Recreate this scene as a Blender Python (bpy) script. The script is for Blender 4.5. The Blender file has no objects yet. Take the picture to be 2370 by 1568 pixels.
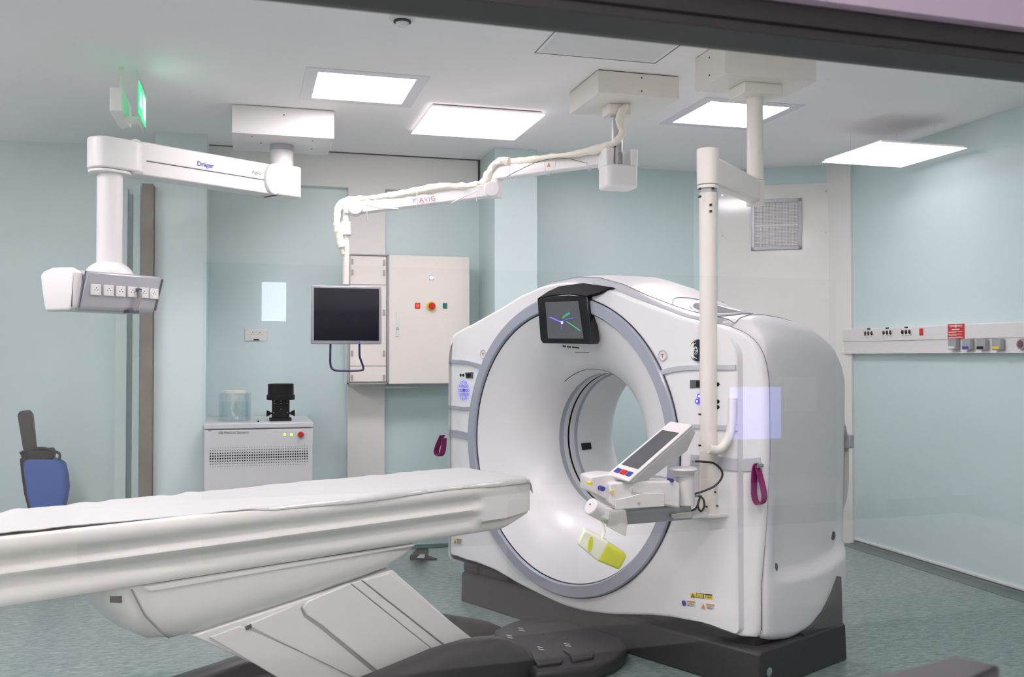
import bpy, math, random
from mathutils import Vector, Matrix, noise
R = math.radians
random.seed(7)
scene = bpy.context.scene
COL = scene.collection

# ------------------------------------------------------------------ camera
FPX, YAW, PITCH, CZ = 2208.0, 0.27086, 0.01864, 1.31
cam_d = bpy.data.cameras.new('camera')
cam_d.sensor_width = 36.0
cam_d.lens = 36.0 * FPX / 2370.0
cam_d.clip_start = 0.02
cam_d.dof.use_dof = True
cam_d.dof.focus_distance = 4.6
cam_d.dof.aperture_fstop = 9.0
cam = bpy.data.objects.new('camera', cam_d)
cam.location = (0, 0, CZ)
cam.rotation_euler = (math.pi / 2 + PITCH, 0, -YAW)
COL.objects.link(cam)
scene.camera = cam

# ------------------------------------------------------------------ world, exposure
w = bpy.data.worlds.new('world'); scene.world = w
w.use_nodes = True
w.node_tree.nodes['Background'].inputs[0].default_value = (0.75, 0.85, 1.0, 1)
w.node_tree.nodes['Background'].inputs[1].default_value = 0.3
vs = scene.view_settings
vs.view_transform = 'Standard'; vs.look = 'None'; vs.gamma = 1.0
vs.use_curve_mapping = False
vs.exposure = 1.38
PANEL_POWER = 12.0
try:
    cy = scene.cycles
    cy.max_bounces = 10; cy.diffuse_bounces = 5; cy.glossy_bounces = 4
    cy.transparent_max_bounces = 16; cy.transmission_bounces = 8
    cy.caustics_reflective = False; cy.caustics_refractive = False
    cy.sample_clamp_indirect = 6.0
    cy.use_denoising = True
except Exception:
    pass

# ------------------------------------------------------------------ materials
def lin(c):
    return tuple((x / 255 / 12.92) if x / 255 <= 0.04045 else ((x / 255 + 0.055) / 1.055) ** 2.4 for x in c)
MATS = {}
def mat(name, rgb, rough=0.5, metal=0.0, emit=None, estr=0.0, bump=0.0, bscale=40.0, coat=0.0, vary=0.0, vscale=3.0, spec=0.5):
    if name in MATS: return MATS[name]
    m = bpy.data.materials.new(name); m.use_nodes = True
    nt = m.node_tree; b = nt.nodes['Principled BSDF']
    c = lin(rgb)
    b.inputs['Base Color'].default_value = (*c, 1)
    b.inputs['Roughness'].default_value = rough
    b.inputs['Metallic'].default_value = metal
    b.inputs['Specular IOR Level'].default_value = spec
    if coat: b.inputs['Coat Weight'].default_value = coat; b.inputs['Coat Roughness'].default_value = 0.08
    if emit:
        b.inputs['Emission Color'].default_value = (*lin(emit), 1)
        b.inputs['Emission Strength'].default_value = estr
    tc = nt.nodes.new('ShaderNodeTexCoord')
    if vary > 0:
        n = nt.nodes.new('ShaderNodeTexNoise'); n.inputs['Scale'].default_value = vscale; n.inputs['Detail'].default_value = 5
        nt.links.new(tc.outputs['Object'], n.inputs['Vector'])
        r = nt.nodes.new('ShaderNodeValToRGB')
        r.color_ramp.elements[0].position = 0.35; r.color_ramp.elements[1].position = 0.65
        r.color_ramp.elements[0].color = (*[x * (1 - vary) for x in c], 1)
        r.color_ramp.elements[1].color = (*[min(1, x * (1 + vary)) for x in c], 1)
        nt.links.new(n.outputs[0], r.inputs[0]); nt.links.new(r.outputs[0], b.inputs['Base Color'])
    if bump > 0:
        n = nt.nodes.new('ShaderNodeTexNoise'); n.inputs['Scale'].default_value = bscale; n.inputs['Detail'].default_value = 3
        nt.links.new(tc.outputs['Object'], n.inputs['Vector'])
        bp = nt.nodes.new('ShaderNodeBump'); bp.inputs['Strength'].default_value = bump; bp.inputs['Distance'].default_value = 0.004
        nt.links.new(n.outputs[0], bp.inputs['Height']); nt.links.new(bp.outputs[0], b.inputs['Normal'])
    MATS[name] = m
    return m

def glossmix(name, tint, fac, rough=0.0, body=None, bodyfac=0.0):
    m = bpy.data.materials.new(name); m.use_nodes = True
    nt = m.node_tree; nt.nodes.clear()
    out = nt.nodes.new('ShaderNodeOutputMaterial')
    t = nt.nodes.new('ShaderNodeBsdfTransparent'); t.inputs[0].default_value = (*tint, 1)
    g = nt.nodes.new('ShaderNodeBsdfGlossy'); g.inputs['Roughness'].default_value = rough
    mx = nt.nodes.new('ShaderNodeMixShader'); mx.inputs[0].default_value = fac
    base = t
    if body:
        d = nt.nodes.new('ShaderNodeBsdfPrincipled'); d.inputs['Base Color'].default_value = (*lin(body), 1)
        d.inputs['Roughness'].default_value = 0.4
        m2 = nt.nodes.new('ShaderNodeMixShader'); m2.inputs[0].default_value = bodyfac
        nt.links.new(t.outputs[0], m2.inputs[1]); nt.links.new(d.outputs[0], m2.inputs[2]); base = m2
    nt.links.new(base.outputs[0], mx.inputs[1]); nt.links.new(g.outputs[0], mx.inputs[2])
    nt.links.new(mx.outputs[0], out.inputs[0])
    return m

M_ceil = mat('ceiling_paint', (246, 243, 243), 0.8, bump=0.05, bscale=300)
M_teal = mat('teal_paint', (204, 223, 223), 0.35, bump=0.06, bscale=220, vary=0.012, vscale=1.5)
M_soff = mat('white_wall_panel', (228, 227, 223), 0.45)
M_gloss = mat('glossy_white_panel', (232, 230, 226), 0.12)
M_white = mat('white_powder_coat', (223, 221, 220), 0.35)
M_white2 = mat('warm_white_enamel', (232, 227, 219), 0.35)
M_cream = mat('cream_fabric', (232, 228, 214), 0.85, bump=0.5, bscale=30)
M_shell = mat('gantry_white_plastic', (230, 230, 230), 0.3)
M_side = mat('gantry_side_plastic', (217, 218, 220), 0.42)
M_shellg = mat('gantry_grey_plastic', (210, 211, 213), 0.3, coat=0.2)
M_ring = mat('blue_grey_trim', (160, 165, 177), 0.3, coat=0.2)
M_band = mat('silver_grey_trim', (196, 198, 205), 0.25, metal=0.2)
M_dark = mat('charcoal_plastic', (47, 45, 46), 0.5, bump=0.04, bscale=500)
M_dark2 = mat('dark_rubber', (38, 37, 38), 0.6)
M_black = mat('black_gloss', (14, 14, 20), 0.12)
M_hood = mat('black_satin', (16, 15, 19), 0.6, spec=0.12)
M_blk = mat('black_matte', (12, 11, 12), 0.5, spec=0.25)
M_sheet = mat('white_sheet', (192, 195, 193), 0.75, bump=0.3, bscale=9)
M_cradle = mat('cradle_plastic', (228, 228, 222), 0.35)
M_tgrey = mat('table_light_grey', (216, 217, 214), 0.4)
M_tslit = mat('brown_grey_mat', (120, 112, 105), 0.6)
M_chrome = mat('chrome', (205, 205, 205), 0.12, metal=1.0)
M_mauve = mat('magenta_strap', (138, 24, 98), 0.6)
M_red = mat('red_plastic', (200, 28, 22), 0.35)
M_yel = mat('yellow_plastic', (236, 205, 30), 0.4)
M_silver = mat('brushed_silver', (168, 170, 176), 0.35, metal=0.3)
M_navy = mat('navy_enamel', (22, 32, 84), 0.3)
M_navyd = mat('badge_navy', (26, 32, 52), 0.3)
M_blue = mat('blue_fabric', (44, 88, 160), 0.8, bump=0.2, bscale=300)
M_taupe = mat('taupe_door_edge', (112, 106, 98), 0.6, vary=0.15, vscale=6)
M_grn = mat('dark_green_vinyl', (84, 104, 100), 0.4)
M_txt = mat('grey_print', (128, 128, 130), 0.5)
M_txtb = mat('blue_print', (52, 58, 150), 0.5)
M_txtr = mat('red_print', (200, 60, 60), 0.5)
M_amber = mat('orange_print', (200, 140, 40), 0.5)
M_lemon = mat('lemon_translucent', (206, 212, 20), 0.35)
M_frost = mat('frosted_white', (240, 243, 222), 0.4)
M_clear = glossmix('clear_plastic', (0.93, 0.93, 0.92), 0.10, 0.05, body=(225, 225, 215), bodyfac=0.45)
M_acryl = glossmix('clear_glass', (0.97, 0.985, 0.985), 0.10, 0.02)
M_water = glossmix('water', (0.94, 0.98, 0.98), 0.08, 0.02)
M_lamp = mat('lamp_diffuser', (255, 255, 255), 0.6, emit=(255, 243, 249), estr=PANEL_POWER)
M_reflect = mat('reflected_panel_glow', (255, 255, 255), 0.6, emit=(255, 243, 249), estr=0.8)  # glow of the reflected control room lamps, put on solid panels
M_edge = mat('lamp_frame', (225, 222, 228), 0.4)
M_bluel = mat('blue_led', (60, 50, 220), 0.4, emit=(50, 50, 230), estr=.45)
M_whitel = mat('white_led', (240, 240, 255), 0.4, emit=(235, 235, 255), estr=2.5)
M_redl = mat('red_led', (240, 40, 30), 0.4, emit=(255, 60, 40), estr=1.2)
M_grnl = mat('yellow_green_led', (210, 250, 60), 0.4, emit=(200, 255, 40), estr=1.5)
M_exit = mat('exit_green', (20, 170, 100), 0.4, emit=(10, 190, 110), estr=0.8)
M_exitw = mat('exit_white', (240, 255, 250), 0.4, emit=(235, 255, 248), estr=1.3)
M_tealbtn = mat('teal_button', (20, 110, 100), 0.3)
M_screen = mat('screen_black', (18, 20, 34), 0.08)
M_scrg = mat('grey_touchscreen', (92, 94, 98), 0.2)
M_purple = mat('purple_grey_plastic', (50, 45, 55), 0.5)
M_alu = mat('lilac_aluminium', (188, 176, 196), 0.45, metal=0.2)
M_frame = mat('dark_window_frame', (46, 46, 47), 0.5)

def floor_mat():
    m = bpy.data.materials.new('mottled_green_vinyl'); m.use_nodes = True
    nt = m.node_tree; b = nt.nodes['Principled BSDF']
    tc = nt.nodes.new('ShaderNodeTexCoord')
    mp = nt.nodes.new('ShaderNodeMapping'); mp.inputs['Scale'].default_value = (9, 26, 9); mp.inputs['Rotation'].default_value = (0, 0, 0.5)
    nt.links.new(tc.outputs['Object'], mp.inputs['Vector'])
    n = nt.nodes.new('ShaderNodeTexNoise'); n.inputs['Scale'].default_value = 2.2; n.inputs['Detail'].default_value = 8; n.inputs['Roughness'].default_value = 0.72
    n.inputs['Distortion'].default_value = 0.8
    nt.links.new(mp.outputs[0], n.inputs['Vector'])
    r = nt.nodes.new('ShaderNodeValToRGB')
    e = r.color_ramp.elements
    e[0].position = 0.36; e[0].color = (*lin((84, 104, 101)), 1)
    e[1].position = 0.64; e[1].color = (*lin((150, 164, 160)), 1)
    k = e.new(0.5); k.color = (*lin((116, 136, 132)), 1)
    nt.links.new(n.outputs[0], r.inputs[0]); nt.links.new(r.outputs[0], b.inputs['Base Color'])
    b.inputs['Roughness'].default_value = 0.33
    return m
M_floor = floor_mat()

# ------------------------------------------------------------------ helpers
def ray(x, y):
    cx, cyy = (x - 1185.0) / FPX, -(y - 784.0) / FPX
    f = Vector((math.sin(YAW) * math.cos(PITCH), math.cos(YAW) * math.cos(PITCH), math.sin(PITCH)))
    r = Vector((math.cos(YAW), -math.sin(YAW), 0)); u = r.cross(f)
    return f + r * cx + u * cyy
CAM = Vector((0, 0, CZ))
def on(x, y, p0, n):
    d = ray(x, y); return CAM + d * ((Vector(p0) - CAM).dot(n) / d.dot(n))
def atY(x, y, Y): return on(x, y, (0, Y, 0), Vector((0, 1, 0)))
def atX(x, y, X): return on(x, y, (X, 0, 0), Vector((1, 0, 0)))
def atZ(x, y, Z): return on(x, y, (0, 0, Z), Vector((0, 0, 1)))

GAZ = R(64.5)
GP = Matrix.Translation((1.429, 4.257, 0)) @ Matrix.Rotation(-GAZ, 4, 'Z')   # gantry frame: X right, Y into bore, Z up
GI = GP.inverted()
GX = Vector((math.cos(GAZ), -math.sin(GAZ), 0)); GY = Vector((math.sin(GAZ), math.cos(GAZ), 0))
def gf(x, y, wv=0.0): return GI @ on(x, y, GP @ Vector((0, wv, 0)), GY)      # on the plane depth = wv
def gs(x, y, V): return GI @ on(x, y, GP @ Vector((V, 0, 0)), GX)            # on the plane side = V
def gz(x, y, z): return GI @ atZ(x, y, z)
def Wf(v):
    a = max(0.0, abs(v) - 0.72) / 0.3
    b = max(0.0, min(1.0, (abs(v) - 0.85) / 0.07)); b = b * b * (3 - 2 * b)
    return 0.122 * a ** 1.6 - 0.011 * b
def gc(x, y, lift=0.0):                                                        # on the curved front face
    wv = 0.0
    for _ in range(8):
        p = gf(x, y, wv - lift); wv = Wf(p.x)
    return p

class MB:
    def __init__(s, xf=None): s.v = []; s.f = []; s.m = []; s.xf = xf or Matrix.Identity(4); s.mi = 0
    def add(s, vs, fs):
        o = len(s.v); s.v += [s.xf @ Vector(p) for p in vs]
        s.f += [tuple(i + o for i in f) for f in fs]; s.m += [s.mi] * len(fs)
    def box(s, x0, x1, y0, y1, z0, z1):
        s.add([(x0, y0, z0), (x1, y0, z0), (x1, y1, z0), (x0, y1, z0), (x0, y0, z1), (x1, y0, z1), (x1, y1, z1), (x0, y1, z1)],
              [(3, 2, 1, 0), (4, 5, 6, 7), (0, 1, 5, 4), (1, 2, 6, 5), (2, 3, 7, 6), (3, 0, 4, 7)]); return s
    def obox(s, c, ux, uy, uz, hx, hy, hz):
        c = Vector(c); ux = Vector(ux).normalized() * hx; uy = Vector(uy).normalized() * hy; uz = Vector(uz).normalized() * hz
        P = [c + ux * a + uy * b + uz * d for d in (-1, 1) for (a, b) in ((-1, -1), (1, -1), (1, 1), (-1, 1))]
        s.add(P, [(3, 2, 1, 0), (4, 5, 6, 7), (0, 1, 5, 4), (1, 2, 6, 5), (2, 3, 7, 6), (3, 0, 4, 7)]); return s
    def ext(s, poly, d):
        """extrude a 3-d polygon by vector d"""
        n = len(poly); P = [Vector(p) for p in poly]; d = Vector(d)
        s.add(P + [p + d for p in P], [tuple(range(n)), tuple(range(2 * n - 1, n - 1, -1))] +
              [((i + 1) % n, i, n + i, n + (i + 1) % n) for i in range(n)]); return s
    def cyl(s, p0, p1, r0, r1=None, n=28, cap=True):
        p0 = Vector(p0); p1 = Vector(p1); r1 = r0 if r1 is None else r1
        z = (p1 - p0).normalized(); x = z.orthogonal().normalized(); y = z.cross(x)
        A = [p0 + (x * math.cos(2 * math.pi * i / n) + y * math.sin(2 * math.pi * i / n)) * r0 for i in range(n)]
        B = [p1 + (x * math.cos(2 * math.pi * i / n) + y * math.sin(2 * math.pi * i / n)) * r1 for i in range(n)]
        F = [(i, (i + 1) % n, n + (i + 1) % n, n + i) for i in range(n)]
        if cap: F += [tuple(range(n - 1, -1, -1)), tuple(range(n, 2 * n))]
        s.add(A + B, F); return s
    def loft(s, secs, closed=True, cap=True):
        n = len(secs[0]); V = [p for q in secs for p in q]; F = []
        for k in range(len(secs) - 1):
            for i in range(n if closed else n - 1):
                j = (i + 1) % n
                F.append((k * n + i, k * n + j, (k + 1) * n + j, (k + 1) * n + i))
        if cap: F += [tuple(range(n - 1, -1, -1)), tuple(range((len(secs) - 1) * n, len(secs) * n))]
        s.add(V, F); return s
    def tube(s, pts, r, n=12, cap=True):
        P = [Vector(p) for p in pts]; rr = r if isinstance(r, (list, tuple)) else [r] * len(P)
        t0 = (P[1] - P[0]).normalized(); x = t0.orthogonal().normalized(); secs = []
        for i, p in enumerate(P):
            t = (P[min(i + 1, len(P) - 1)] - P[max(i - 1, 0)]).normalized()
            x = (x - t * x.dot(t)).normalized(); y = t.cross(x)
            secs.append([p + (x * math.cos(2 * math.pi * k / n) + y * math.sin(2 * math.pi * k / n)) * rr[i] for k in range(n)])
        s.loft(secs, True, cap); return s
    def lathe(s, prof, c, axis=(0, 0, 1), n=64, cap=False):
        """prof: list of (radius, height along axis)"""
        c = Vector(c); z = Vector(axis).normalized(); x = z.orthogonal().normalized(); y = z.cross(x)
        s.loft([[c + z * h + (x * math.cos(2 * math.pi * k / n) + y * math.sin(2 * math.pi * k / n)) * max(r, 1e-4) for k in range(n)] for r, h in prof], True, cap)
        return s
    def ball(s, c, rx, ry, rz, n=20, m=12, top=math.pi):
        secs = []
        for j in range(m + 1):
            a = top * j / m
            secs.append([(c[0] + rx * max(math.sin(a), 1e-4) * math.cos(2 * math.pi * k / n), c[1] + ry * max(math.sin(a), 1e-4) * math.sin(2 * math.pi * k / n), c[2] + rz * math.cos(a)) for k in range(n)])
        s.loft(secs, True, True); return s

XF = {}
def smooth_path(pts, k=8):
    P = [Vector(p) for p in pts]; out = []
    for i in range(len(P) - 1):
        p0 = P[max(i - 1, 0)]; p1 = P[i]; p2 = P[i + 1]; p3 = P[min(i + 2, len(P) - 1)]
        for j in range(k):
            t = j / k
            out.append(0.5 * ((2 * p1) + (p2 - p0) * t + (2 * p0 - 5 * p1 + 4 * p2 - p3) * t * t + (-p0 + 3 * p1 - 3 * p2 + p3) * t ** 3))
    out.append(P[-1]); return out
def link(name, me, parent, mats, bevel=0, seg=2, sub=0, angle=35):
    for m in (mats if isinstance(mats, (list, tuple)) else [mats]): me.materials.append(m)
    for p in me.polygons: p.use_smooth = True
    o = bpy.data.objects.new(name, me); COL.objects.link(o)
    if bevel:
        b = o.modifiers.new('bevel', 'BEVEL'); b.width = bevel; b.segments = seg; b.limit_method = 'ANGLE'; b.angle_limit = R(40)
        b.harden_normals = False
        me.set_sharp_from_angle(angle=R(80))
    else:
        me.set_sharp_from_angle(angle=R(angle))
    if sub:
        sm = o.modifiers.new('sub', 'SUBSURF'); sm.levels = sub; sm.render_levels = sub
    if parent is not None:
        o.parent = parent; XF[o.name] = XF[parent.name]
    return o
def part(name, mb, mats, parent=None, bevel=0, seg=2, label=None, sub=0, angle=35, loc=None):
    """world-space mesh builder -> object; child of parent (local space of the root)"""
    inv = XF[parent.name].inverted() if parent is not None else Matrix.Translation(-Vector(loc)) if loc is not None else Matrix.Identity(4)
    me = bpy.data.meshes.new(name)
    me.from_pydata([inv @ v for v in mb.v], [], mb.f)
    import bmesh
    bm = bmesh.new(); bm.from_mesh(me); bmesh.ops.recalc_face_normals(bm, faces=bm.faces); bm.to_mesh(me); bm.free()
    if isinstance(mats, (list, tuple)):
        for p, i in zip(me.polygons, mb.m): p.material_index = i
    o = link(name, me, parent, mats, bevel, seg, sub, angle)
    if loc is not None: o.location = loc
    if parent is None: XF[o.name] = Matrix.Translation(Vector(loc)) if loc is not None else Matrix.Identity(4)
    if label: o['label'] = label
    return o
def pieces(mb):
    n = len(mb.v); par = list(range(n))
    def find(a):
        while par[a] != a: par[a] = par[par[a]]; a = par[a]
        return a
    for f in mb.f:
        for i in f[1:]: par[find(i)] = find(f[0])
    groups = {}
    for k, f in enumerate(mb.f): groups.setdefault(find(f[0]), []).append(k)
    out = []
    for ks in groups.values():
        q = MB(); mp = {}
        for k in ks:
            fr_ = []
            for i in mb.f[k]:
                if i not in mp: mp[i] = len(q.v); q.v.append(mb.v[i])
                fr_.append(mp[i])
            q.f.append(tuple(fr_)); q.m.append(mb.m[k])
        out.append(q)
    return out
def parts_each(name, mb, mats, parent, **kw):
    for q in pieces(mb): part(name, q, mats, parent, **kw)
def thing(name, label, cat, loc=(0, 0, 0), rotz=0.0, group=None):
    o = bpy.data.objects.new(name, None); o.empty_display_size = 0.1; COL.objects.link(o)
    o.location = loc; o.rotation_euler = (0, 0, rotz)
    XF[o.name] = Matrix.Translation(loc) @ Matrix.Rotation(rotz, 4, 'Z')
    o['label'] = label; o['category'] = cat
    if group: o['group'] = group
    return o
def tag(o, label, cat, group=None):
    o['label'] = label; o['category'] = cat
    if group: o['group'] = group
    return o
def struct(name, mb, mats, bevel=0, parent=None, loc=None, label=None):
    o = part(name, mb, mats, parent, bevel, loc=loc, label=label)
    if parent is None: o['kind'] = 'structure'
    return o
def copy_tree(o, loc=None, rotz=None, label=None, group=None):
    c = o.copy(); COL.objects.link(c)
    if loc is not None: c.location = loc
    if rotz is not None: c.rotation_euler = (0, 0, rotz)
    if label: c['label'] = label
    if group: c['group'] = group
    for ch in [x for x in o.children]:
        d = ch.copy(); COL.objects.link(d); d.parent = c
        for g in [x for x in ch.children]:
            e = g.copy(); COL.objects.link(e); e.parent = d
    return c
def text_part(name, body, size, M, matl, parent, depth=0.0006, spacing=1.0, bold=0.0, label=None, align='LEFT'):
    cu = bpy.data.curves.new(name, 'FONT'); cu.body = body; cu.size = size; cu.extrude = depth; cu.space_character = spacing; cu.align_x = align
    cu.offset = bold
    t = bpy.data.objects.new(name, cu); COL.objects.link(t)
    dg = bpy.context.evaluated_depsgraph_get(); dg.update()
    me = bpy.data.meshes.new_from_object(t.evaluated_get(dg))
    bpy.data.objects.remove(t); bpy.data.curves.remove(cu)
    inv = XF[parent.name].inverted() if parent is not None else Matrix.Identity(4)
    me.transform(inv @ M); me.name = name
    me.materials.clear()
    o = link(name, me, parent, matl)
    if label: o['label'] = label
    return o
def frame_mat(o, ux, uz):
    """matrix with origin o: text X along ux, text Y along uz, normal = ux x uz"""
    ux = Vector(ux).normalized(); uz = Vector(uz).normalized(); n = ux.cross(uz).normalized(); uz = n.cross(ux)
    m = Matrix((ux, uz, n)).transposed().to_4x4(); m.translation = Vector(o); return m
Z = Vector((0, 0, 1))

# ------------------------------------------------------------------ room shell
CH = 2.69
struct('floor', MB().box(-3.2, 4.4, 1.06, 7.4, -0.06, 0), M_floor)
struct('ceiling', MB().box(-3.2, 4.4, 1.06, 7.4, CH, CH + 0.08), M_ceil)
def wall(name, pts, z0=0, z1=CH, m=M_teal, th=0.12):
    mb = MB()
    for (a, b) in zip(pts[:-1], pts[1:]):
        a = Vector((*a, 0)); b = Vector((*b, 0)); d = (b - a).normalized(); n = Vector((-d.y, d.x, 0))
        mb.ext([a + Z * z0, b + Z * z0, b + Z * z1, a + Z * z1], n * th)
    return struct(name, mb, m)
wall('wall_back', [(-3.2, 7.0), (-0.55, 6.6), (3.2, 6.6 - 0.13)])
wall('wall_back_angled', [(3.2, 6.47), (4.04, 5.99)])
wall('wall_right', [(4.03, 6.0), (4.1, 5.79), (4.1, 1.06)])
wall('wall_left', [(-3.1, 1.06), (-3.1, 7.1)], th=0.1)
struct('wall_pillar', MB().box(-0.548, -0.245, 6.2, 6.62, 0, CH), M_teal)
struct('wall_pillar', MB().box(1.57, 1.862, 6.08, 6.62, 0, CH), M_teal)
mb = MB().box(-0.245, 1.57, 6.5, 6.6, 2.455, CH - 0.006)
struct('wall_soffit', mb, M_soff)
struct('trim_1', MB().box(-0.245, 1.57, 6.49, 6.6, CH - 0.006, CH), M_dark2)
struct('wall_pilaster', MB().box(0.655, 0.905, 6.5, 6.6, 0, 2.455), M_soff)
struct('trim_2', MB().box(1.556, 1.569, 6.49, 6.5, 2.47, CH), M_dark2)
# corner trim column on the right
mb = MB(); a = Vector((4.02, 6.0, 0)); b = Vector((4.07, 5.79, 0)); mb.ext([a, b, b + Z * CH, a + Z * CH], (0.1, 0.03, 0))
struct('trim_3', mb, M_gloss)
# glossy board on the angled wall
A0 = Vector((3.2, 6.47, 0)); A1 = Vector((4.04, 5.99, 0)); AU = (A1 - A0).normalized(); AN = Vector((AU.y, -AU.x, 0))
def aw(x, y, off=0.0): return on(x, y, A0 + AN * off, AN)
p = [aw(1662, 436, .012), aw(1921, 425, .012)]
bl, br_ = p[0].copy(), p[1].copy(); zt = 2.56
poly = [Vector((bl.x, bl.y, 0.05)), Vector((br_.x, br_.y, 0.05)), Vector((br_.x, br_.y, zt)), Vector((bl.x, bl.y, zt))]
board = struct('wall_panel_white', MB().ext(poly, -AN * 0.011), M_gloss)
mb = MB()
for zz in (0.6, 1.2, 1.71, 2.2, 2.5):
    for q in (bl, br_):
        s_ = 0.03 if q is bl else -0.03
        c = Vector((q.x, q.y, zz)) + AU * s_; mb.cyl(c, c + AN * 0.004, 0.006, n=10)
part('screw', mb, M_chrome, board)
# left door, dark leaf edge and frame
door = struct('door_1', MB().box(-0.618, -0.552, 6.12, 6.28, 0, 2.353), M_taupe)
mbd = MB()
a = Vector((-0.86, 6.42, 0)); 
for x0, x1, zt_ in ((-0.80, -0.735, 2.38), (-0.70, -0.66, 2.40)):
    mbd.box(x0, x1, 6.47, 6.56, 0, zt_)
struct('door_1_frame', mbd, M_teal)
# cove baseboards
def cove(name, a, b, n):
    a = Vector((*a, 0)); b = Vector((*b, 0)); n = Vector((*n, 0))
    prof = [(0.0, 0.0), (0.12, 0.0), (0.12, 0.003), (0.06, 0.006), (0.02, 0.012), (0.006, 0.028), (0.0, 0.03)]
    mb = MB(); mb.loft([[p + n * d + Z * h for d, h in prof] for p in (a, b)]); return struct(name, mb, M_grn)
cove('baseboard_right', (4.1, 5.8), (4.1, 1.06), (-1, 0))
cove('baseboard_angled', (3.2, 6.46), (4.04, 5.98), (AN.x, AN.y))
cove('baseboard_back', (1.86, 6.5), (3.2, 6.44), (0, -1))
cove('baseboard_back_left', (-0.24, 6.58), (1.57, 6.57), (0, -1))
struct('trim_4', MB().box(4.085, 4.1, 1.06, 5.8, 0.03, 0.042), M_white)

# ------------------------------------------------------------------ ceiling items
def recessed(x0, y0, label, group='recessed ceiling light panels'):
    t = thing('ceiling_light', label, 'ceiling light', (x0 + 0.3, y0 + 0.3, CH), 0, group)
    s = 0.0605
    m = MB(); z = CH - 0.004
    for bx in ((x0, x0 + .6, y0, y0 + s), (x0, x0 + .6, y0 + .6 - s, y0 + .6), (x0, x0 + s, y0 + s, y0 + .6 - s), (x0 + .6 - s, x0 + .6, y0 + s, y0 + .6 - s)):
        m.box(*bx, z, CH + 0.01)
    part('frame', m, M_edge, t)
    part('diffuser', MB().box(x0 + s, x0 + .6 - s, y0 + s, y0 + .6 - s, CH - 0.002, CH + 0.01), M_lamp, t)
    return t
r1 = recessed(0.265, 4.615, 'recessed square ceiling light left of the reflected lamp panel, nearest the smoke detector')
def rc(x, y, label): return copy_tree(r1, (x + .3, y + .3, CH), label=label)
rc(2.345, 4.59, 'recessed square ceiling light half hidden behind the white ceiling pole')
out = 'recessed square ceiling light added out of view to brighten the room'
for q in ((-1.95, 4.3), (-1.95, 3.2), (-1.95, 2.1), (0.26, 2.35), (1.3, 1.7)): rc(*q, out)  # unseen panels added to brighten the left and near side
def mirrored_panel(x0, y0, s, z, label, top):  # control room lamps mirrored in the glass, built here as glowing panels
    t = thing('reflected_light_panel', label, 'ceiling light', (x0 + s / 2, y0 + s / 2, z), 0, 'lamp reflections built as panels')
    part('diffuser', MB().box(x0, x0 + s, y0, y0 + s, z, z + 0.004), M_reflect, t)
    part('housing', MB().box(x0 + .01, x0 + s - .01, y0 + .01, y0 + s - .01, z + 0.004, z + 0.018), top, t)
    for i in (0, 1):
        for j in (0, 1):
            c = Vector((x0 + .12 + i * (s - .24), y0 + .12 + j * (s - .24), z + .018)); part('added_rod', MB().cyl(c, (c.x, c.y, CH), 0.0008, n=6), M_white, t)
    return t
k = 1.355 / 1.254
mirrored_panel(0.887 * k, 4.712 * k, 0.6 * k, CZ + 1.355, 'window reflection of a lamp, built as a bright panel on the middle of the ceiling', M_white)
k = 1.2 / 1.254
mirrored_panel(3.577 * k, 4.788 * k, 0.6 * k, CZ + 1.2, 'window reflection of a lamp, built as a bright panel near the right wall', M_white)
t = thing('smoke_detector', 'round white smoke detector on the ceiling at the top of the view', 'smoke detector', (0.596, 3.80, CH))
part('base', MB().lathe([(0.0, 0), (0.056, 0), (0.056, -0.018), (0.05, -0.024), (0, -0.024)], (0.596, 3.80, CH)), M_white, t)
part('sensor', MB().lathe([(0.0, -0.024), (0.036, -0.024), (0.034, -0.03), (0.026, -0.033), (0.026, -0.042), (0.02, -0.05), (0, -0.05)], (0.596, 3.80, CH)), [M_white], t)
part('vent', MB().lathe([(0.0345, -0.028), (0.0355, -0.028), (0.0355, -0.034), (0.0265, -0.036)], (0.596, 3.80, CH)), M_blk, t)
t = thing('access_panel', 'flush square access hatch in the ceiling beside the window head', 'access panel', (1.55, 3.92, CH))
m = MB()
x0, x1, y0, y1 = 1.25, 1.845, 3.70, 4.125
for bx in ((x0, x1, y0, y0 + .005), (x0, x1, y1 - .005, y1), (x0, x0 + .005, y0, y1), (x1 - .005, x1, y0, y1)): m.box(*bx, CH - .002, CH + .002)
part('frame', m, M_txt, t)
part('door', MB().box(x0 + .022, x1 - .022, y0 + .022, y1 - .022, CH - .003, CH + .002), M_white, t)

# exit sign
t = thing('exit_sign', 'green illuminated exit sign seen edge on below the ceiling at left', 'exit sign', (-0.52, 4.7, CH))
ep = atY(314, 212, 4.62)
X = ep.x
part('housing', MB().box(X - .12, X - .065, 4.70, 5.05, 2.44, 2.55), M_white, t, bevel=.004)
part('stem', MB().cyl((X - .09, 4.86, 2.55), (X - .09, 4.86, CH), .01), M_white, t)
part('bracket', MB().box(X - .07, X + .004, 4.8, 4.9, 2.43, 2.445), M_white, t)
part('acrylic_panel', MB().box(X, X + .008, 4.62, 4.99, 2.40, 2.615), M_acryl, t)
m = MB(); m.box(X + .0085, X + .0115, 4.65, 4.96, 2.43, 2.575)
pp = part('pictogram', m, M_exit, t, label='green pictogram')
m = MB(); m.box(X + .012, X + .0125, 4.82, 4.93, 2.45, 2.555); m.box(X + .012, X + .0125, 4.68, 4.76, 2.47, 2.49); m.box(X + .012, X + .0125, 4.71, 4.74, 2.49, 2.54)
parts_each('lit_symbol', m, M_exitw, pp)

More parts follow.
